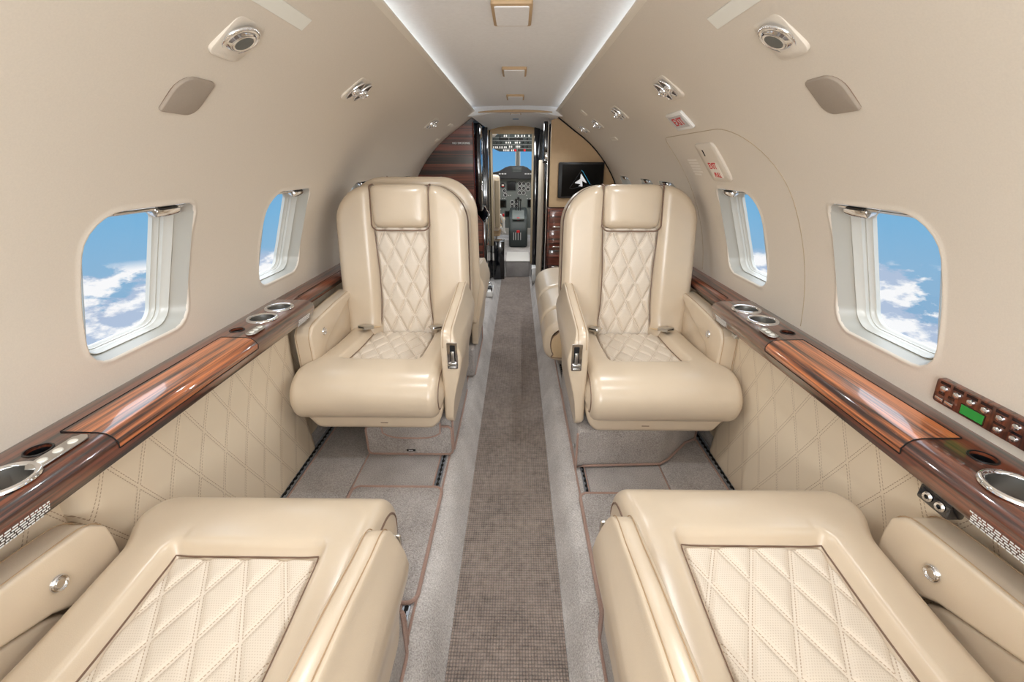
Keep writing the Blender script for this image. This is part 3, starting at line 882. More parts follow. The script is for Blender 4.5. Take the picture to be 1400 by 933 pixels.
def flush_tile(side, y, x, w, h, label):
    F = wframe(side, y, s_of_x(x)); bm = NEW()
    prism(bm, rrect(w, h, .004, 3), -.004, .003, 'z', .0012, 2)
    o = obj('flush_cover', bm, 'lip'); o.matrix_world = F
    tag(o, label, 'cover plate')
for sd in (-1, 1): reading_lamp(sd); speaker_cover(sd); strip_lens(sd)
vent(-1, 1.512, .474, 'twin chrome air vent on the left ceiling curve, nearest of the left vents')
vent(-1, 2.74, .474, 'small distant chrome air vent on the left ceiling curve above the wooden cabinet')
vent(1, 1.498, .471, 'twin chrome air vent on the right ceiling curve, just above the small exit sign', 1.0)
vent(1, 2.18, .474, 'second chrome air vent along the right ceiling curve beyond the exit sign', .95)
vent(1, 2.76, .474, 'third chrome air vent along the right ceiling curve, beyond two larger ones', .9)
vent(1, 3.23, .466, 'farthest chrome air vent on the right ceiling curve beside the beige bulkhead', .9)
flush_tile(1, 2.77, .394, .07, .045, 'small pale flush cover high on the right curve beside the ceiling edge')
flush_tile(1, 2.76, .577, .14, .026, 'slim flush cover below the vents on the right wall curve')
flush_tile(-1, 3.238, .435, .16, .026, 'slim flush cover on the left curve just above the wooden cabinet edge')
flush_tile(-1, 3.381, .554, .14, .026, 'slim flush cover lower on the left curve beside the wooden cabinet')

# small exit sign
F = wframe(1, 1.642, s_of_x(.570)); root = empty('exit_sign', mat=F)
tag(root, 'small exit sign with red letters in a white frame on the right ceiling curve', 'sign')
bm = NEW(); prism(bm, rrect(.150, .072, .006, 3), -.004, .008, 'z', .002, 2); fr = obj('sign_frame', bm, 'white', root)
bm = NEW(); prism(bm, rrect(.124, .050, .003, 2), .006, .0088, 'z'); obj('sign_face', bm, 'face', root)
text('sign_lettering', 'EXIT', .044, 'red', Matrix.Translation((0, 0, .0090)), root)

# emergency exit hatch: seams, handle cover, placards (right wall)
root = empty('emergency_exit_hatch', (0, 0, 0))
tag(root, 'emergency exit hatch seams and pull cover marked in red around the second right window', 'hatch')
bm = NEW(); ya, yb, st, r = 1.215, 1.955, s_of_z(1.243), .10
pts = [(yb, .03+.01*k) for k in range(0, 1)]
pts = [(yb, SW0+(st-.05-SW0)*k/24) for k in range(25)] + [(yb-.05+.05*cos(a), st-.05+.05*sin(a)) for a in [pi/2*k/8 for k in range(1, 9)]] + [(ya+.24-(0), st)]
pts += [(ya+.24-.24*sin(a), st-.24+.24*cos(a)) for a in [pi/2*k/16 for k in range(1, 17)]] + [(ya, st-.24-(st-.24-SW0)*k/16) for k in range(1, 17)]
dense = []
for p, q in zip(pts, pts[1:]):
    n = max(1, int(hypot(p[0]-q[0], p[1]-q[1])/.02))
    for k in range(n): dense.append((p[0]+(q[0]-p[0])*k/n, p[1]+(q[1]-p[1])*k/n))
dense.append(pts[-1])
tube(bm, [wp(1, y, s, .0002) for y, s in dense], .0012, 6)
obj('hatch_seam', bm, 'tandark', root)
def patch(name, y0, y1, z0, z1, r, off, mat, par):
    bm = NEW(); s0, s1 = s_of_z(z0), s_of_z(z1); w, h = y1-y0, s1-s0
    rings = []
    for ins, o in ((0, -.002), (0, off-.0015), (.0015, off), (.03, off+.0006)):
        rings.append([bm.verts.new(wp(1, (y0+y1)/2+a, (s0+s1)/2+b, o)) for a, b in rrect(w-2*ins, h-2*ins, max(.004, r-ins), 5)])
    for A, B in zip(rings, rings[1:]):
        for k in range(len(A)): bm.faces.new((A[k], A[(k+1) % len(A)], B[(k+1) % len(B)], B[k]))
    c = bm.verts.new(wp(1, (y0+y1)/2, (s0+s1)/2, off+.0008))
    for k in range(len(rings[-1])): bm.faces.new((rings[-1][k], rings[-1][(k+1) % len(rings[-1])], c))
    return obj(name, bm, mat, par, angle=50)
hc = patch('handle_cover', 1.525, 1.680, 1.092, 1.212, .02, .006, 'wall', root)
F = wframe(1, 1.632, s_of_z(1.185), .007); bm = NEW(); prism(bm, rrect(.007, .026, .003, 3), -.001, .0008, 'z'); bmesh.ops.transform(bm, matrix=F @ Matrix.Rotation(radians(-8), 4, 'Z'), verts=bm.verts); obj('pull_slot', bm, 'hole', hc)
F = wframe(1, 1.612, s_of_z(1.130), .0072); bm = NEW(); prism(bm, rrect(.078, .062, .003, 2), -.001, .0006, 'z'); bmesh.ops.transform(bm, matrix=F, verts=bm.verts); pc = obj('placard', bm, 'faint', hc)
text('placard_lettering', 'EXIT', .034, 'red', wframe(1, 1.616, s_of_z(1.143), .0080), hc, sx=.85)
text('placard_lettering', 'PULL', .026, 'red', wframe(1, 1.608, s_of_z(1.114), .0080), hc, sx=.85)
bm = NEW(); text_rows(bm, wframe(1, 1.80, s_of_z(1.134), .0008), .095, .075, 6, 8, .4); obj('instruction_print', bm, 'faint', root, smooth=False)

# wood keypad on the right wall
F = wframe(1, .60, s_of_z(.738), .012); root = empty('wall_keypad', mat=F)
tag(root, 'striped wood keypad with chrome buttons and a green display on the right wall', 'control panel')
bm = NEW(); prism(bm, rrect(.330, .050, .006, 3), -.014, .0, 'z', .0025, 3); obj('wood_plate', bm, 'wood', root)
for k in range(9):
    if k == 0: pass
    x = -.146+.0262*k
    bm = NEW(); lathe(bm, [(0, .0058), (.0035, .0054), (.006, .0034), (.0066, 0)], 18, Matrix.Translation((x, .009, 0))); obj('button', bm, 'chrome', root)
    bm = NEW(); box(bm, (x, .0195, .0003), (.020, .0055, .0008)); obj('button_tag', bm, 'gloss', root)
for k in range(6):
    x = -.040+.0262*k
    bm = NEW(); lathe(bm, [(0, .0058), (.0035, .0054), (.006, .0034), (.0066, 0)], 18, Matrix.Translation((x, -.0135, 0))); obj('button', bm, 'chrome', root)
    bm = NEW(); box(bm, (x, -.003, .0003), (.020, .0045, .0008)); obj('button_tag', bm, 'gloss', root)
for x in (-.149, -.129):
    bm = NEW(); box(bm, (x, -.0145, .0022), (.017, .008, .004), .0015); obj('rocker', bm, 'chrome', root)
    bm = NEW(); box(bm, (x, -.003, .0003), (.012, .006, .0008)); obj('button_tag', bm, 'gloss', root)
bm = NEW(); box(bm, (-.086, -.0105, .0004), (.046, .021, .001)); dp = obj('display_bezel', bm, 'gloss', root)
bm = NEW(); box(bm, (-.086, -.0105, .0010), (.042, .018, .0006)); obj('display', bm, 'lcd', root)
# headset socket hanging under the right ledge, and a small latch farther along
bm = NEW(); box(bm, (0, 0, 0), (.030, .060, .030), .004); jk = obj('headset_socket', bm, 'gloss'); jk.location = (.752, .590, .612)
tag(jk, 'black headset socket under the right ledge beside the near armrest', 'socket')
bm = NEW()
for q in (-.014, .010):
    lathe(bm, [(.004, .003), (.007, .004), (.009, .001)], 16, Matrix.Translation((-.0155, q, .0)) @ Matrix.Rotation(-pi/2, 4, 'Y'))
obj('socket_ring', bm, 'chrome', jk)
bm = NEW(); box(bm, (0, 0, 0), (.014, .030, .013), .003); o = obj('ledge_latch', bm, 'satin'); o.location = (.742, 1.335, .620)
tag(o, 'tiny silver latch under the right ledge near its far cup holders', 'latch')

# ceiling hatch tiles
def ceil_tile(y0, y1, label, w=.105, d=.008, z=None):
    yc = (y0+y1)/2; z = 1.517 if z is None else z
    root = empty('ceiling_panel', (.003, yc, z)); tag(root, label, 'ceiling panel', 'small ceiling panels')
    bm = NEW(); prism(bm, rrect(w, y1-y0, .008, 3), -d, .002, 'z', .002, 2); obj('panel_rim', bm, 'tan', root)
    bm = NEW(); prism(bm, rrect(w*.84, (y1-y0)*.84, .006, 3), -d-.003, -d+.002, 'z', .0012, 1); obj('panel_face', bm, 'ceil', root)
ceil_tile(1.29, 1.48, 'largest small square panel in the ceiling, nearest the camera')
ceil_tile(2.09, 2.26, 'second square panel along the ceiling centre line')
ceil_tile(2.88, 3.06, 'third square panel along the ceiling, just before the arch')

# ------------------------------------------------------------------ floor fittings
def rail(x, y0, y1, w, label):
    root = empty('seat_track', (x, (y0+y1)/2, .10)); tag(root, label, 'seat track', 'metal seat tracks')
    L = y1-y0
    bm = NEW(); prism(bm, [(-w/2, 0), (-w/2, .004), (-w*.28, .004), (-w*.28, .001), (w*.28, .001), (w*.28, .004), (w/2, .004), (w/2, 0)], -L/2, L/2, 'y'); obj('track_channel', bm, 'steel', root, angle=20)
    n = int(L/.0254); bm = NEW()
    for k in range(n):
        y = -L/2+(k+.5)*L/n
        for s in (-1, 1): box(bm, (s*w*.25, y, .0035), (w*.28, .011, .002), .0008, 1)
    o = obj('track_teeth', bm, 'steel', root); 
    bm = NEW(); box(bm, (0, 0, .0012), (w*.5, L, .0006)); obj('track_slot', bm, 'hole', root)
rail(-.258, -.5, 3.3, .020, 'metal seat track beside the aisle on the left side')
rail(.266, -.5, 2.2, .020, 'metal seat track beside the aisle on the right side')
rail(-.772, -.5, 2.4, .026, 'metal seat track along the foot of the left wall')
rail(.772, -.5, 2.4, .026, 'metal seat track along the foot of the right wall')
def carpet_piece(name, pts, z, h, label, cat, bind=None, r=.0058, mat='carpet2', group=None):
    cx = sum(p[0] for p in pts)/len(pts); cy = sum(p[1] for p in pts)/len(pts)
    root = empty(name, (cx, cy, z)); tag(root, label, cat, group)
    q = [(x-cx, y-cy) for x, y in pts]
    bm = NEW(); prism(bm, q, 0, h, 'z', .002, 2); obj('mat_pile', bm, mat, root, angle=30)
    if bind is None: bind = (q, True)
    else: bind = ([(x-cx, y-cy) for x, y in bind], False)
    bm = NEW(); tube(bm, [(x, y, h*.7) for x, y in bind[0]], r, 8, bind[1]); obj('binding', bm, 'bind', root)
def rr2(x0, x1, y0, y1, r):
    return [(x+(x0+x1)/2, y+(y0+y1)/2) for x, y in rrect(x1-x0, y1-y0, r, 6)]
for sd, nm in ((-1, 'left'), (1, 'right')):
    a = sorted((sd*.236, sd*.545)); 
    carpet_piece('floor_mat', rr2(a[0], a[1], .762 if sd < 0 else .50, 1.188 if sd < 0 else 1.165, .026), .100, .009, 'grey floor mat with pink bound edge on the %s side between facing seats' % nm, 'mat', group='bound floor mats')
    b = sorted((sd*.272, sd*.552))
    carpet_piece('carpet_insert', rr2(b[0], b[1], .3, 1.95, .004), .100, .0035, 'flat grey carpet insert under the %s seats between the tracks' % nm, 'carpet', r=.003, group='carpet inserts')
    c = sorted((sd*.556, sd*.752))
    carpet_piece('side_carpet', rr2(c[0], c[1], .3, 1.95, .004), .100, .005, 'long grey carpet strip beside the outer track at the %s wall' % nm, 'carpet', bind=[(sd*.752, .3), (sd*.752, 1.95)], r=.004, group='side carpet strips')
    bm = NEW(); tube(bm, [(sd*.238, y, .1015) for y in (.0, .8, 1.6, 2.4, 3.2)], .0035, 8)
    tag(obj('carpet_binding', bm, 'bind'), 'long pink binding cord edging the %s aisle carpet' % nm, 'trim cord')
    bm = NEW(); prism(bm, [(sd*.790, .10), (sd*.792, .124), (sd*.81, .130), (sd*.86, .130), (sd*.86, .10)], .0, 2.4, 'y', .003, 2)
    o = obj('baseboard_left' if sd < 0 else 'baseboard_right', bm, 'carpet2'); tag(o, kind='structure')
bm = NEW(); lathe(bm, [(0, .020), (.008, .019), (.013, .014), (.014, .008), (.011, .003), (.012, 0)], 24); o = obj('floor_stop', bm, 'tan'); o.location = (.803, 1.385, .130)
tag(o, 'small round brass floor stop at the foot of the right wall', 'door stop')

# ------------------------------------------------------------------ divan behind the right seat
root = empty('side_divan', (.50, 2.58, FZ)); tag(root, 'low side-facing divan with rolled cream cushions behind the right seat', 'divan')
bm = NEW(); box(bm, (.10, 0, .11), (.40, 1.18, .15), .02, 3); obj('divan_base', bm, 'leather', root)
def roll(y0, y1, nm):
    bm = NEW(); P = catmull([(.30, .34), (-.10, .345), (-.25, .335), (-.325, .295), (-.350, .225), (-.335, .150), (-.28, .115), (-.2, .11)], 6)
    n = len(P)-1; L = y1-y0
    def f(u, v):
        p = P[round(v*n)]; a, b = P[max(0, round(v*n)-1)], P[min(n, round(v*n)+1)]
        d = (b-a).normalized(); nn = Vector((d[1]*1, -d[0])); nn = -nn
        y = y0+L*u; e = min(u, 1-u)*L; r = .035
        q = 0 if e > r else -(r-sqrt(max(0, r*r-(r-e)**2)))
        return (p[0]-nn[0]*-q*-1 if False else p[0]+(-nn[0])*(-q)*-1, y, p[1]+(-nn[1])*(-q)*-1)
    grid(bm, f, 30, n)
    for y in (y0, y1):
        pass
    c = obj(nm, bm, 'leather', root, angle=80)
    return c
for a, b in ((-.60, -.355), (-.35, .05), (.055, .58)):
    c = roll(a, b, 'divan_cushion')
bm = NEW(); P = catmull([(.30, .30), (-.20, .30), (-.285, .27), (-.312, .225), (-.30, .165), (-.25, .14), (.30, .14)], 6)
prism(bm, [(p[0], p[1]) for p in P], -.605, -.58, 'y', .006, 2); obj('end_cap', bm, 'leather_dark', root)
bm = NEW(); tube(bm, [(p[0], -.603, p[1]) for p in P], .003); obj('end_piping', bm, 'piping', root)
bm = NEW(); box(bm, (.212, 0, .50), (.10, 1.16, .34), .04, 4); obj('divan_back', bm, 'leather', root)

# ------------------------------------------------------------------ forward bulkheads
YB = 3.60
def arc_pts(x0, z0=None, side=1, n=24, inset=.0):
    """points down the fuselage curve from |x|=x0 to z=z0"""
    sa = s_of_x(x0); sb = s_of_z(z0) if z0 is not None else -.53
    out = []
    for k in range(n+1):
        (x, z), (nx, nz) = sec(sa+(sb-sa)*k/n); out.append((side*(x+nx*inset), z+nz*inset))
    return out
# left galley cabinet
root = empty('galley_cabinet', (-.50, YB, .10)); tag(root, 'tall dark striped wood galley cabinet at the front left, lettered NO SMOKING', 'cabinet')
def shift(pts, ox, oz): return [(x-ox, z-oz) for x, z in pts]
face = [(-.262, .10), (-.262, .705), (-.318, .785), (-.318, 1.425), (-.300, 1.455)]+arc_pts(.31, .10, -1, inset=.0015)
bm = NEW(); prism(bm, shift(face, -.50, .10), -.02, .0, 'y', .002, 1); obj('cabinet_face', bm, 'woodx', root)
fb_ = [(-.365, .10), (-.365, 1.40)]+arc_pts(.42, .10, -1, inset=.004)
bm = NEW(); prism(bm, shift(fb_, -.50, .10), .001, .55, 'y'); obj('cabinet_body', bm, 'gloss', root, angle=20)
bm = NEW(); edge = [(-.262, .10), (-.262, .705), (-.318, .785), (-.318, 1.425)]
tube(bm, [(x+.50+.001, -.021, z-.10) for x, z in edge], .006, 8); obj('edge_trim', bm, plain('red_wood_edge', (96, 34, 26), .15, coat=1), root)
for z0, z1 in ((.14, .40), (.42, .66)):
    bm = NEW(); box(bm, (.50-.40, -.024, (z0+z1)/2-.10), (.20, .010, z1-z0), .003, 2); dr = obj('cabinet_door', bm, 'woodx', root)
    bm = NEW(); box(bm, (.50-.325, -.032, z1-.15), (.008, .012, .05), .002); obj('door_handle', bm, 'chrome', dr)
text('cabinet_lettering', 'NO SMOKING', .021, 'ink', Matrix.Translation((.50-.409, -.0215, 1.286-.10)) @ Matrix.Rotation(pi/2, 4, 'X'), root)
# galley counter inner side: glossy black with chrome-edged niche
root = empty('galley_side_unit', (-.29, 4.1, .0)); tag(root, 'glossy black galley side with bright metal edged recess left of the cockpit door', 'cabinet')
bm = NEW(); box(bm, (-.02, -.10, 1.10), (.06, .46, .66), .004); obj('upper_door', bm, 'gloss', root)
bm = NEW(); box(bm, (.005, .27, .74), (.07, .26, 1.40), .004); obj('door_post', bm, 'gloss', root)
bm = NEW(); box(bm, (.020, -.22, .36), (.06, .36, .66), .004); obj('lower_unit', bm, 'gloss', root)
bm = NEW()
tube(bm, [(.052, -.40, .71), (.052, -.05, .71), (.012, -.05, .79)], .005, 6); tube(bm, [(.052, -.40, .50), (.052, -.05, .50)], .004, 6)
box(bm, (.050, -.24, .69), (.006, .30, .05), .002); box(bm, (.013, -.28, .92), (.006, .012, .18), .002)
obj('metal_edging', bm, 'chrome', root)
# right bulkhead with monitor
root = empty('wall_front', (.5, YB, 0)); tag(root, kind='structure')
up = [(.268, .822), (.268, 1.440)]+arc_pts(.32, .822, 1, inset=.0015)[::1]
bm = NEW(); prism(bm, shift(up, .5, 0), -.012, .02, 'y', .002, 1); obj('tan_panel', bm, 'tan', root)
bm = NEW(); A = arc_pts(.30, .822, 1, inset=.006); tube(bm, [(x-.5, -.014, z) for x, z in A], .004, 6); obj('arch_seal', bm, 'hole', root)
root = empty('drawer_cabinet', (.50, YB, .10)); tag(root, 'reddish wood drawer cabinet below the monitor bulkhead on the right', 'cabinet')
lo = [(.262, .10), (.262, .815)]+arc_pts(.32, .815, 1)[-1:]+[(.80, .10)]
lo = [(.262, .10), (.262, .815), (.83, .815), (.83, .10)]
bm = NEW(); prism(bm, shift(lo, .5, .10), -.02, .60, 'y', .003, 1); obj('cabinet_body', bm, 'woodx', root)
for z0, z1 in ((.66, .80), (.50, .645), (.335, .485), (.14, .32)):
    bm = NEW(); box(bm, (-.168, -.026, (z0+z1)/2-.10), (.112, .012, z1-z0), .003, 2); dr = obj('drawer', bm, 'woodx', root)
    bm = NEW(); box(bm, (-.168, -.034, z0+.012-.10), (.060, .008, .010), .002); obj('drawer_pull', bm, 'chrome', dr)
for z0, z1 in ((.14, .80),):
    bm = NEW(); box(bm, (.05, -.026, (z0+z1)/2-.10), (.26, .012, z1-z0), .003, 2); dr = obj('cabinet_door', bm, 'woodx', root)
# monitor
root = empty('wall_monitor', (.508, YB-.014, 1.022)); tag(root, 'flat black wall monitor showing a white airplane inside a triangle', 'monitor')
bm = NEW(); prism(bm, rrect(.350, .262, .012, 4), -.020, 0, 'y', .004, 2); obj('monitor_case', bm, 'black', root)
bm = NEW(); box(bm, (.010, -.0205, .0), (.314, .002, .232)); obj('screen', bm, 'screen', root)
Z = -.0218
bm = NEW(); tube(bm, [(-.085, Z, -.055), (.0, Z, .072)], .0011, 5); tube(bm, [(-.085, Z, -.055), (-.06, Z, -.058), (.085, Z, -.030)], .0011, 5); obj('triangle_line', bm, 'gline', root)
bm = NEW(); tube(bm, [(.0, Z, .074), (.012, Z, .064), (.072, Z, -.026)], .0014, 5); obj('triangle_line', bm, 'blue', root)
half = [(0, .050), (.0040, .044), (.0048, .012), (.044, -.013), (.0435, -.019), (.0052, -.001), (.010, -.009), (.0105, -.019), (.0065, -.025), (.003, -.030), (.0150, -.038), (.0145, -.044), (.003, -.039), (0, -.043)]
bm = NEW(); vs = [bm.verts.new((x, Z, z)) for x, z in half]+[bm.verts.new((-x, Z, z)) for x, z in reversed(half[1:-1])]
f = bm.faces.new(vs); bmesh.ops.triangulate(bm, faces=[f]); r = bmesh.ops.extrude_face_region(bm, geom=bm.faces[:]); bmesh.ops.translate(bm, vec=(0, -.0006, 0), verts=[v for v in r['geom'] if isinstance(v, bmesh.types.BMVert)])
o = obj('airplane_logo', bm, 'logo', root, smooth=False)
bm = NEW()
for k in range(7): box(bm, (-.162, -.0208, .030-.012*k), (.004, .002, .004))
obj('monitor_buttons', bm, 'gline', root)
# right posts, curtain
root = empty('curtain_post', (.235, 3.66, 0)); tag(root, 'black and chrome post with a clasp beside the monitor bulkhead', 'post')
bm = NEW(); box(bm, (.016, -.02, .78), (.010, .03, 1.36), .003); box(bm, (.008, -.01, 1.20), (.030, .012, .05), .004); obj('chrome_post', bm, 'chrome', root)
bm = NEW(); box(bm, (.0, .02, 1.31), (.036, .06, .26), .006); box(bm, (.0, .01, 1.17), (.04, .05, .05), .004); obj('black_clasp', bm, 'gloss', root)
bm = NEW()
def fc(u, v):
    y = 3.735+.46*u+.01*sin(v*5); x = .220+.012*sin(u*2*pi*6)+.010*sin(v*3)*(1-u)
    z = .12+1.05*v
    return (x-.012*(1-v)*sin(u*9), y, z)
grid(bm, fc, 120, 30)
tag(obj('door_curtain', bm, 'curtain', recalc=False, angle=80), 'beige pleated curtain gathered on the right of the cockpit passage', 'curtain')
# passage right wall and white floor light
bm = NEW(); box(bm, (.30, 4.35, .80), (.05, .55, 1.50)); tag(obj('wall_passage', bm, 'gloss'), kind='structure')
bm = NEW(); box(bm, (0, 0, 0), (.045, .16, .13), .006); o = obj('life_vest_box', bm, 'white'); o.location = (.185, 4.30, .12)
tag(o, 'small white box with a dark grip at the curtain foot by the step', 'box')
bm = NEW(); box(bm, (-.023, -.02, .01), (.004, .05, .05), .001); obj('grip', bm, 'black', o)
# entry floor hinge hardware on the left
root = empty('entry_stair_hardware', (-.215, 3.62, .10)); tag(root, 'white hinge hardware of the entry stair beside the forward aisle on the left', 'hinge')
bm = NEW(); prism(bm, rrect(.060, .24, .02, 4), 0, .05, 'z', .01, 3); obj('hinge_cover', bm, 'white', root)
bm = NEW(); tube(bm, [(-.02, -.12, .05), (-.018, 0, .075), (.0, .08, .078), (.018, .0, .073), (.02, -.12, .05)], .006, 8); obj('grab_rail', bm, 'chrome', root)
bm = NEW(); prism(bm, rrect(.03, .10, .01, 3), .045, .056, 'z', .002, 1); obj('hinge_recess', bm, 'black', root)

# ceiling arch of the passage
bm = NEW()
def fa(u, v):
    P = [(-.31, 1.450), (-.285, 1.455), (-.20, 1.472), (-.1, 1.484), (0, 1.488), (.1, 1.484), (.20, 1.472), (.285, 1.455), (.31, 1.450)]
    k = u*8; i = min(7, int(k)); t = k-i
    x = P[i][0]+(P[i+1][0]-P[i][0])*t; z = P[i][1]+(P[i+1][1]-P[i][1])*t
    return (x*(1-.18*v), 3.40+1.25*v, z-.012*v)
grid(bm, fa, 32, 6); tag(obj('ceiling_passage', bm, 'ceil', recalc=False), kind='structure')
bm = NEW(); P = [(-.26+.52*k/16, 1.492-.014*((k-8)/8)**2) for k in range(17)]
prism(bm, P+[(x, z-.016+.012*abs((k-8)/8)**2) for k, (x, z) in reversed(list(enumerate(P)))], 3.385, 3.41, 'y', .002, 1); tag(obj('trim_3', bm, 'tan'), kind='structure')
ceil_tile(3.56, 3.66, 'small metal rimmed panel in the white passage ceiling', .08, .006, 1.489)
bm = NEW(); box(bm, (0, 0, 0), (.05, .06, .006), .002); o = obj('ceiling_light', bm, plain('blue_lens', (120, 150, 185), .3)); o.location = (0, 3.98, 1.482)
tag(o, 'tiny bluish light in the passage ceiling before the cockpit', 'light')
# closing panels between the cabin section and the passage
bm = NEW(); top = [(-.33, 1.485), (-.318, 1.40), (-.31, 1.30)]
prism(bm, [(-.37, 1.452), (-.37, 1.60), (.37, 1.60), (.37, 1.452), (.30, 1.452), (.20, 1.468), (.1, 1.480), (0, 1.484), (-.1, 1.480), (-.20, 1.468), (-.30, 1.452)], 3.422, 3.44, 'y'); tag(obj('trim_4', bm, 'ceil'), kind='structure')
# cockpit bulkhead
bm = NEW(); YC = 4.62
box(bm, (-.545, YC, .75), (.60, .04, 1.50)); box(bm, (.52, YC, .75), (.60, .04, 1.50)); box(bm, (0, YC, 1.54), (1.4, .04, .13))
tag(obj('wall_cockpit', bm, 'gloss', smooth=False), kind='structure')
root = empty('cockpit_door_frame', (-.034, YC-.025, 0)); tag(root, 'tan arched door frame opening onto the cockpit', 'door frame')
bm = NEW(); P = [(-.205, 1.43)]+[(-.205+.41*k/14, 1.452-.012*((k-7)/7)**4+.004) for k in range(15)]+[(.205, 1.43)]
prism(bm, [(-.215, 1.405), (-.215, 1.455)]+[(-.205+.41*k/14, 1.462+.014*(1-((k-7)/7)**2)) for k in range(15)]+[(.215, 1.455), (.215, 1.405)], -.01, .03, 'y', .004, 2); obj('header', bm, 'tan', root)
bm = NEW(); box(bm, (-.205, 0, .88), (.022, .05, 1.08), .006); obj('left_jamb', bm, 'tandark', root)
bm = NEW(); box(bm, (.200, 0, .78), (.022, .05, 1.26), .006); obj('right_jamb', bm, 'tandark', root)
bm = NEW(); box(bm, (.235, -.03, .75), (.055, .06, 1.42), .006); obj('black_pillar', bm, 'gloss', root)
bm = NEW(); box(bm, (-.170, YC-.05, .20), (.106, .16, .40), .004); tag(obj('low_cabinet', bm, 'gloss'), 'low black cabinet left of the cockpit step', 'cabinet')
root = empty('cockpit_step', (.024, 4.87, 0)); tag(root, 'carpeted step box with pale tread leading up into the cockpit', 'step')
bm = NEW(); box(bm, (0, 0, .082), (.248, .50, .164), .006); obj('step_riser', bm, 'carpet2', root)
bm = NEW(); box(bm, (0, 0, .169), (.254, .51, .010), .003); obj('step_tread', bm, 'step', root)
bm = NEW(); box(bm, (0, 5.6, .02), (1.5, 1.9, .30)); box(bm, (0, 4.35, -.005), (1.0, .8, .006)); tag(obj('floor_cockpit', bm, 'carpet'), kind='structure')
# hull around the forward part
for nm_, c_, s_ in (('wall_forward_left', (-.89, 4.10, .75), (.04, 1.04, 1.7)), ('wall_forward_right', (.89, 4.10, .75), (.04, 1.04, 1.7)), ('ceiling_forward', (0, 3.9, 1.62), (1.8, 1.5, .04)), ('floor_forward', (0, 3.9, -.05), (1.8, 1.5, .04))):
    bm = NEW(); box(bm, c_, s_); tag(obj(nm_, bm, 'black', smooth=False), kind='structure')
bm = NEW()
box(bm, (-.78, 5.6, .60), (.04, 2.0, 1.1)); box(bm, (.78, 5.6, .60), (.04, 2.0, 1.1)); box(bm, (-.78, 5.05, 1.35), (.04, .86, .6)); box(bm, (.78, 5.05, 1.35), (.04, .86, .6)); box(bm, (0, 5.25, 1.63), (1.6, 1.25, .04)); box(bm, (0, 6.48, .5), (1.6, .04, 1.0))
tag(obj('wall_cockpit_shell', bm, 'cream', smooth=False), kind='structure')

# ------------------------------------------------------------------ cockpit
# overhead switch panel slopes down towards the windscreen
root = empty('overhead_panel', (0, 5.62, 1.378)); tag(root, 'grey overhead switch panel above the cockpit windscreen', 'instrument panel')
root.rotation_euler = (radians(-78), 0, 0)   # local +z faces aft and down
OW2, OH = .62, .30
TL = lambda x, y, z=0: (x, y, z)
# local frame: x right, y up the panel, z towards the cabin
root.rotation_euler = (radians(90+22), 0, 0)
bm = NEW(); prism(bm, [(-.315, -.06), (-.20, -.115), (.30, -.115), (.30, .125), (-.12, .125), (-.315, .03)], -.03, 0, 'z', .004, 1); obj('panel_plate', bm, 'instrdk', root)
import random; rnd = random.Random(5)
swm = {}
def proto(key, fn, mat):
    if key not in swm:
        bm = NEW(); fn(bm); o = obj(key, bm, mat, None); swm[key] = o.data; bpy.data.objects.remove(o)
    return swm[key]
def put(key, fn, mat, par, loc, rot=None):
    o = bpy.data.objects.new(key, proto(key, fn, mat)); COL.objects.link(o); o.parent = par; o.location = loc
    if rot: o.rotation_euler = rot
    return o
rocker = lambda bm: box(bm, (0, 0, .004), (.013, .020, .009), .002, 1)
knob = lambda bm: lathe(bm, [(0, .014), (.009, .013), (.011, 0)], 14)
for r, (y, xs) in enumerate([(-.098, [-.17, -.15, -.13, -.11, -.075, -.055]), (-.055, [-.10, -.075, -.02, 0, .02, .20]), (-.008, [-.14, -.115, -.09, .01-.04, -.01, .02]), (.068, [-.16, -.135, -.03, .005, .045, .075, .13]), (-.062, [-.29, -.265, -.245, -.215, -.19, -.16, -.14])]):
    for x in xs: put('rocker_switch', rocker, 'white', root, (x+.02, y, 0))
for x, y in ((.07, -.01), (.13, -.01), (.07, -.055), (.12, -.055), (-.24, -.008), (-.19, -.008), (.06, .03), (.12, .03), (-.2, .06), (-.03, .105), (0, .105), (.03, .105), (.06, .105)): put('rotary_knob', knob, 'black', root, (x+.01, y, 0))
for x in (-.03+.02, .08+.02): put('fire_handle', lambda bm: box(bm, (0, 0, .008), (.024, .024, .018), .004, 1), 'red', root, (x, -.097, 0))
for x, w in ((-.15, .11), (-.045, .08), (.035, .075)): 
    bm = NEW(); box(bm, (x, .032, .001), (w, .022, .003)); obj('display_window', bm, 'hole', root)
bm = NEW()
for x in (-.085, .012): box(bm, (x, 0, .0006), (.0022, .22, .001))
for y in (.05, .012, -.032, -.078): box(bm, (0, y, .0006), (.60, .0016, .001))
obj('panel_lines', bm, 'face', root)
bm = NEW(); box(bm, (-.40, 5.30, 1.50), (.36, .5, .16), .05, 3); tag(obj('ceiling_cockpit', bm, 'cream'), kind='structure')
bm = NEW(); tube(bm, [(.020, 6.30, 1.02), (.018, 6.06, 1.42)], .034, 10); tag(obj('window_15', bm, 'cream'), kind='structure')
# windscreen panes
for k, (x0, x1) in enumerate(((-.74, -.02), (.06, .74))):
    bm = NEW(); vs = [bm.verts.new(p) for p in ((x0, 6.32, 1.0), (x1, 6.32, 1.0), (x1, 6.08, 1.42), (x0, 6.08, 1.42))]; bm.faces.new(vs)
    o = obj('window_%d' % (16+k), bm, 'glass', smooth=False); tag(o, kind='structure')
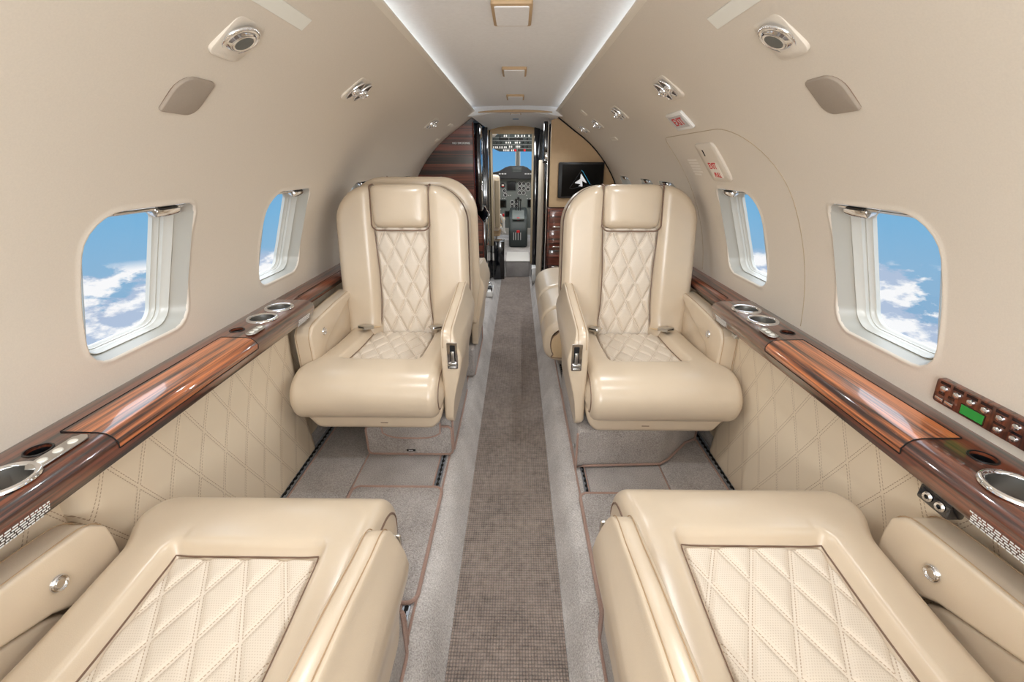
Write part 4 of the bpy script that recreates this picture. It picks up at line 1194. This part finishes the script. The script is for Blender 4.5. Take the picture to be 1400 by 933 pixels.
# main instrument panel
root = empty('instrument_panel', (0, 6.0, .75)); tag(root, 'grey cockpit instrument panel full of round gauges and dark screens', 'instrument panel')
root.rotation_euler = (radians(90), 0, 0)    # local x right, y up, z aft
bm = NEW(); prism(bm, [(-.70, -.42), (.70, -.42), (.70, .22), (-.70, .22)], -.03, 0, 'z', .004, 1); obj('panel_plate', bm, 'instr', root)
gl = [(-.72, .17), (-.60, .24), (-.30, .285), (-.22, .30), (-.14, .345), (-.08, .362), (.09, .362), (.14, .345), (.20, .30), (.30, .29), (.60, .24), (.72, .17), (.72, .24-.07), (.2, .205), (-.25, .205)]
bm = NEW(); prism(bm, gl, -.10, .09, 'z', .006, 1); gs = obj('glareshield', bm, 'black', root)
bm = NEW(); box(bm, (.01, .318, .093), (.13, .062, .006), .002); obj('warning_panel', bm, 'instrdk', gs)
for x in (-.21, -.175, -.14, .12, .155, .19): put('annunciator', lambda bm: box(bm, (0, 0, 0), (.024, .012, .004)), 'face', gs, (x, .268, .093))
for i in range(4):
    for j in range(3): put('warning_light', lambda bm: box(bm, (0, 0, 0), (.018, .010, .004)), 'lens', gs, (-.028+.025*i, .298+.018*j, .097))
def screen(x, y, w, h):
    bm = NEW(); box(bm, (x, y, .004), (w+.02, h+.02, .012), .003, 1); b = obj('display_bezel', bm, 'instrdk', root)
    bm = NEW(); box(bm, (x, y, .0105), (w, h, .002)); obj('display', bm, 'screen', b)
screen(-.065, .115, .105, .095); screen(-.175, -.105, .075, .085); screen(.20, -.10, .09, .09); screen(-.085, -.235, .115, .065); screen(.072, -.232, .115, .065); screen(-.42, .08, .13, .13); screen(.45, .08, .13, .13)
gz = [(.045, .145), (.098, .145), (.045, .088), (.098, .088), (.045, .032), (.098, .032), (-.145, .005), (-.055, -.085), (.002, -.085), (-.055, -.135), (.002, -.135), (-.155, .058), (.155, .14), (.155, .08)]
for x, y in gz:
    b = put('gauge', lambda bm: lathe(bm, [(.025, 0), (.025, .008), (.0215, .009), (.021, .003), (0, .003)], 22), 'face', root, (x, y, 0))
    put('gauge_face', lambda bm: lathe(bm, [(.0195, .0034), (0, .0036)], 22), 'hole', b, (0, 0, .0006))
    put('gauge_needle', lambda bm: box(bm, (.004, 0, .0048), (.018, .002, .001)), 'ink', b, (0, 0, 0), (0, 0, rnd.random()*6))
b = put('attitude_indicator', lambda bm: lathe(bm, [(.032, 0), (.032, .010), (.027, .011), (.027, .004), (0, .004)], 24), 'black', root, (-.175, .125, 0))
put('attitude_ball', lambda bm: box(bm, (0, .002, .007), (.028, .016, .003), .002, 1), 'strip', b, (0, 0, 0)); put('attitude_flag', lambda bm: box(bm, (0, -.014, .007), (.034, .010, .003), .002, 1), 'red', b, (0, 0, 0))
for k in range(34):
    x = -.24+.50*rnd.random(); y = rnd.choice([-.04, -.055, -.175, -.185, -.29, -.31, .0])
    put('panel_button', lambda bm: box(bm, (0, 0, .003), (.012, .010, .008), .002, 1), rnd.choice(['face']), root, (x, y, 0))
# centre pedestal
root = empty('centre_pedestal', (.028, 5.42, .17)); tag(root, 'grey rounded centre pedestal with throttle levers and red knobs', 'pedestal')
bm = NEW(); prism(bm, [(.0, .0), (-.03, .10), (-.03, .22), (.05, .36), (.52, .44), (.52, 0)], -.115, .115, 'x', .03, 4); obj('pedestal_body', bm, 'instrdk', root)
bm = NEW(); box(bm, (0, .0, .0), (.15, .26, .02), .008); bmesh.ops.transform(bm, matrix=Matrix.Translation((0, .13, .40-.02)) @ Matrix.Rotation(radians(18), 4, 'X'), verts=bm.verts); qd_ = obj('throttle_quadrant', bm, 'instr', root)
for x, col, h in ((-.028, 'black', .15), (.0, 'black', .17), (.028, 'black', .15)):
    bm = NEW(); box(bm, (x, .24, .42+h/2-.02), (.012, .016, h), .003, 1); box(bm, (x, .235, .42+h-.02), (.030, .026, .030), .008, 2); obj('throttle_lever', bm, col, root)
for x, y, z in ((.0, .03, .345), (.0, -.035, .20)):
    bm = NEW(); box(bm, (x, y, z), (.040, .03, .032), .008, 2); obj('red_knob', bm, 'red', root)
for x in (-.055, -.03, .0, .03):
    bm = NEW(); tube(bm, [(x, -.03, .10), (x, -.045, .19)], .005, 8); obj('trim_lever', bm, 'face', root)
# pilot seats
def pilot_seat(x, label, m):
    root = empty('pilot_seat', (x, 5.05, .17)); tag(root, label, 'pilot seat', 'cockpit seats')
    bm = NEW(); box(bm, (0, .22, .24), (.40, .42, .10), .03, 3); obj('seat', bm, 'tan', root)
    bm = NEW(); box(bm, (0, -.02, .56), (.40, .10, .60), .04, 3); obj('backrest', bm, 'leather', root)
    bm = NEW(); box(bm, (m*.17, -.085, .56), (.05, .03, .50), .012, 3); obj('back_trim', bm, 'tandark', root)
    bm = NEW(); box(bm, (m*.225, .16, .36), (.045, .26, .04), .012, 3); obj('armrest', bm, 'leather', root)
    bm = NEW(); box(bm, (0, .2, .10), (.30, .34, .19), .01); obj('seat_frame', bm, 'satin', root)
    bm = NEW(); tube(bm, [(m*.20, -.02, .44), (m*.235, .02, .36), (m*.24, .06, .24), (m*.22, .10, .22)], .014, 8); tube(bm, [(m*.20, .0, .30), (m*.25, .10, .22)], .012, 8); obj('harness', bm, 'white', root)
    bm = NEW(); box(bm, (m*.235, .02, .43), (.02, .02, .03), .005); obj('harness_button', bm, 'red', root)
pilot_seat(-.375, 'left pilot seat with cream back and white harness seen through the cockpit door', 1)
pilot_seat(.43, 'right pilot seat mostly hidden behind the cockpit door frame', -1)

# ------------------------------------------------------------------ camera
f = 590.0; pitch = atan(244/f); yaw = atan(8/hypot(244, f))
cd = bpy.data.cameras.new('camera'); cam = bpy.data.objects.new('camera', cd); COL.objects.link(cam)
cd.sensor_fit = 'HORIZONTAL'; cd.sensor_width = 36; cd.lens = f/1400*36; cd.clip_start = .01; cd.clip_end = 5000
cam.location = (.02, 0, 1.15); cam.rotation_euler = (pi/2-pitch, 0, yaw); S.camera = cam

# ------------------------------------------------------------------ light
M['cove'].node_tree.nodes['Principled BSDF'].inputs['Emission Strength'].default_value = 4
def area(name, loc, rot, sx, sy, e, col=(1, .94, .86)):
    l = bpy.data.lights.new(name, 'AREA'); l.shape = 'RECTANGLE'; l.size = sx; l.size_y = sy; l.energy = e; l.color = col
    o = bpy.data.objects.new(name, l); COL.objects.link(o); o.location = loc; o.rotation_euler = rot; return o
area('aft_fill_down', (0, -.45, 1.46), (radians(12), 0, 0),   .5, .6, 4.5, (.93, .97, 1))  # unseen fill light added behind the camera, aimed down
area('aft_fill_forward', (0, -.90, 1.10), (radians(98), 0, 0), 1.0, .55, 12, (.93, .97, 1))  # added fill panel aft of the camera, facing the cabin
area('aft_fill_up', (0, -.50, .95), (radians(132), 0, 0), .6, .3, 9, (.95, .98, 1))  # added fill aimed upwards to lighten the ceiling
area('entry_fill', (0, 3.95, 1.45), (0, 0, 0), .25, .5, 9, (.95, .98, 1))  # extra area light put in to brighten the passage
area('cockpit_fill', (0, 5.05, 1.58), (radians(35), 0, 0), .8, .3, 16, (1, .98, .95))  # extra area light put in to brighten the cockpit interior

# world: blue sky over a bank of clouds
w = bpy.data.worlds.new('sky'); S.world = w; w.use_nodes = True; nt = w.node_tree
a = NT.__new__(NT); a.t = nt; a.b = None
bg = nt.nodes['Background']
tc = a.n('ShaderNodeTexCoord'); sp = a.n('ShaderNodeSeparateXYZ'); a.l(tc.outputs['Generated'], sp.inputs[0])
zz = sp.outputs[2]
cr = a.n('ShaderNodeValToRGB'); a.l(a.math('MULTIPLY_ADD', zz, .5, .5), cr.inputs[0])
e = cr.color_ramp.elements; e[0].position = .30; e[0].color = lin((140, 172, 205)); e[1].position = .66; e[1].color = lin((226, 236, 246))
for p_, c_ in ((.415, (138, 182, 216)), (.455, (122, 180, 220)), (.53, (96, 160, 214)), (.57, (150, 190, 226))):
    m = cr.color_ramp.elements.new(p_); m.color = lin(c_)
# billowing cloud deck below the horizon
def cloud(off):
    mp = a.n('ShaderNodeMapping', i_Scale=(1., 1., 2.1), i_Location=(3.1, 1.7, off)); a.l(tc.outputs['Generated'], mp.inputs[0])
    n1 = a.n('ShaderNodeTexNoise', i_Scale=12., i_Detail=12., i_Roughness=.55, i_Distortion=0.); a.l(mp.outputs[0], n1.inputs['Vector'])
    n2 = a.n('ShaderNodeTexNoise', i_Scale=3., i_Detail=2.); a.l(mp.outputs[0], n2.inputs['Vector'])
    return a.math('ADD', a.math('MULTIPLY', n1.outputs[0], .75), a.math('MULTIPLY', n2.outputs[0], .35))
c0, c1 = cloud(.4), cloud(.37)
line = a.math('MINIMUM', a.math('MAXIMUM', a.math('MULTIPLY_ADD', zz, -60., -9.3), 0.), 1.)
band = a.math('MINIMUM', a.math('MAXIMUM', a.math('MULTIPLY_ADD', zz, -3., -.45), 0.), .6)
th = a.math('MULTIPLY', a.math('SUBTRACT', a.math('ADD', c0, a.math('MULTIPLY', band, .22)), .515), 24.)
cm = a.math('MULTIPLY', a.math('MINIMUM', a.math('MAXIMUM', th, 0.), 1.), line)
shade_ = a.math('MULTIPLY_ADD', a.math('SUBTRACT', c0, c1), 9., .62)
cshade = a.n('ShaderNodeValToRGB'); a.l(shade_, cshade.inputs[0])
e = cshade.color_ramp.elements; e[0].position = .25; e[0].color = lin((176, 194, 220)); e[1].position = .85; e[1].color = lin((250, 251, 253))
a.l(a.mix(cm, cr.outputs[0], cshade.outputs[0]), bg.inputs[0])
# unseen upper sky made brighter to add daylight inside the cabin
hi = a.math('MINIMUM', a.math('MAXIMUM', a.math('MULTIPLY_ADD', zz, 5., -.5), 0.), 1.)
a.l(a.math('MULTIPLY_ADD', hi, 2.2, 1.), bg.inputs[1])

S.view_settings.view_transform = 'Standard'; S.view_settings.look = 'None'; S.view_settings.gamma = 1; S.view_settings.exposure = 0
S.view_settings.use_curve_mapping = False
S.cycles.max_bounces = 12; S.cycles.diffuse_bounces = 6; S.cycles.glossy_bounces = 8; S.cycles.transparent_max_bounces = 12
S.cycles.sample_clamp_indirect = 6; S.cycles.caustics_reflective = False; S.cycles.caustics_refractive = False
S.cycles.use_denoising = True
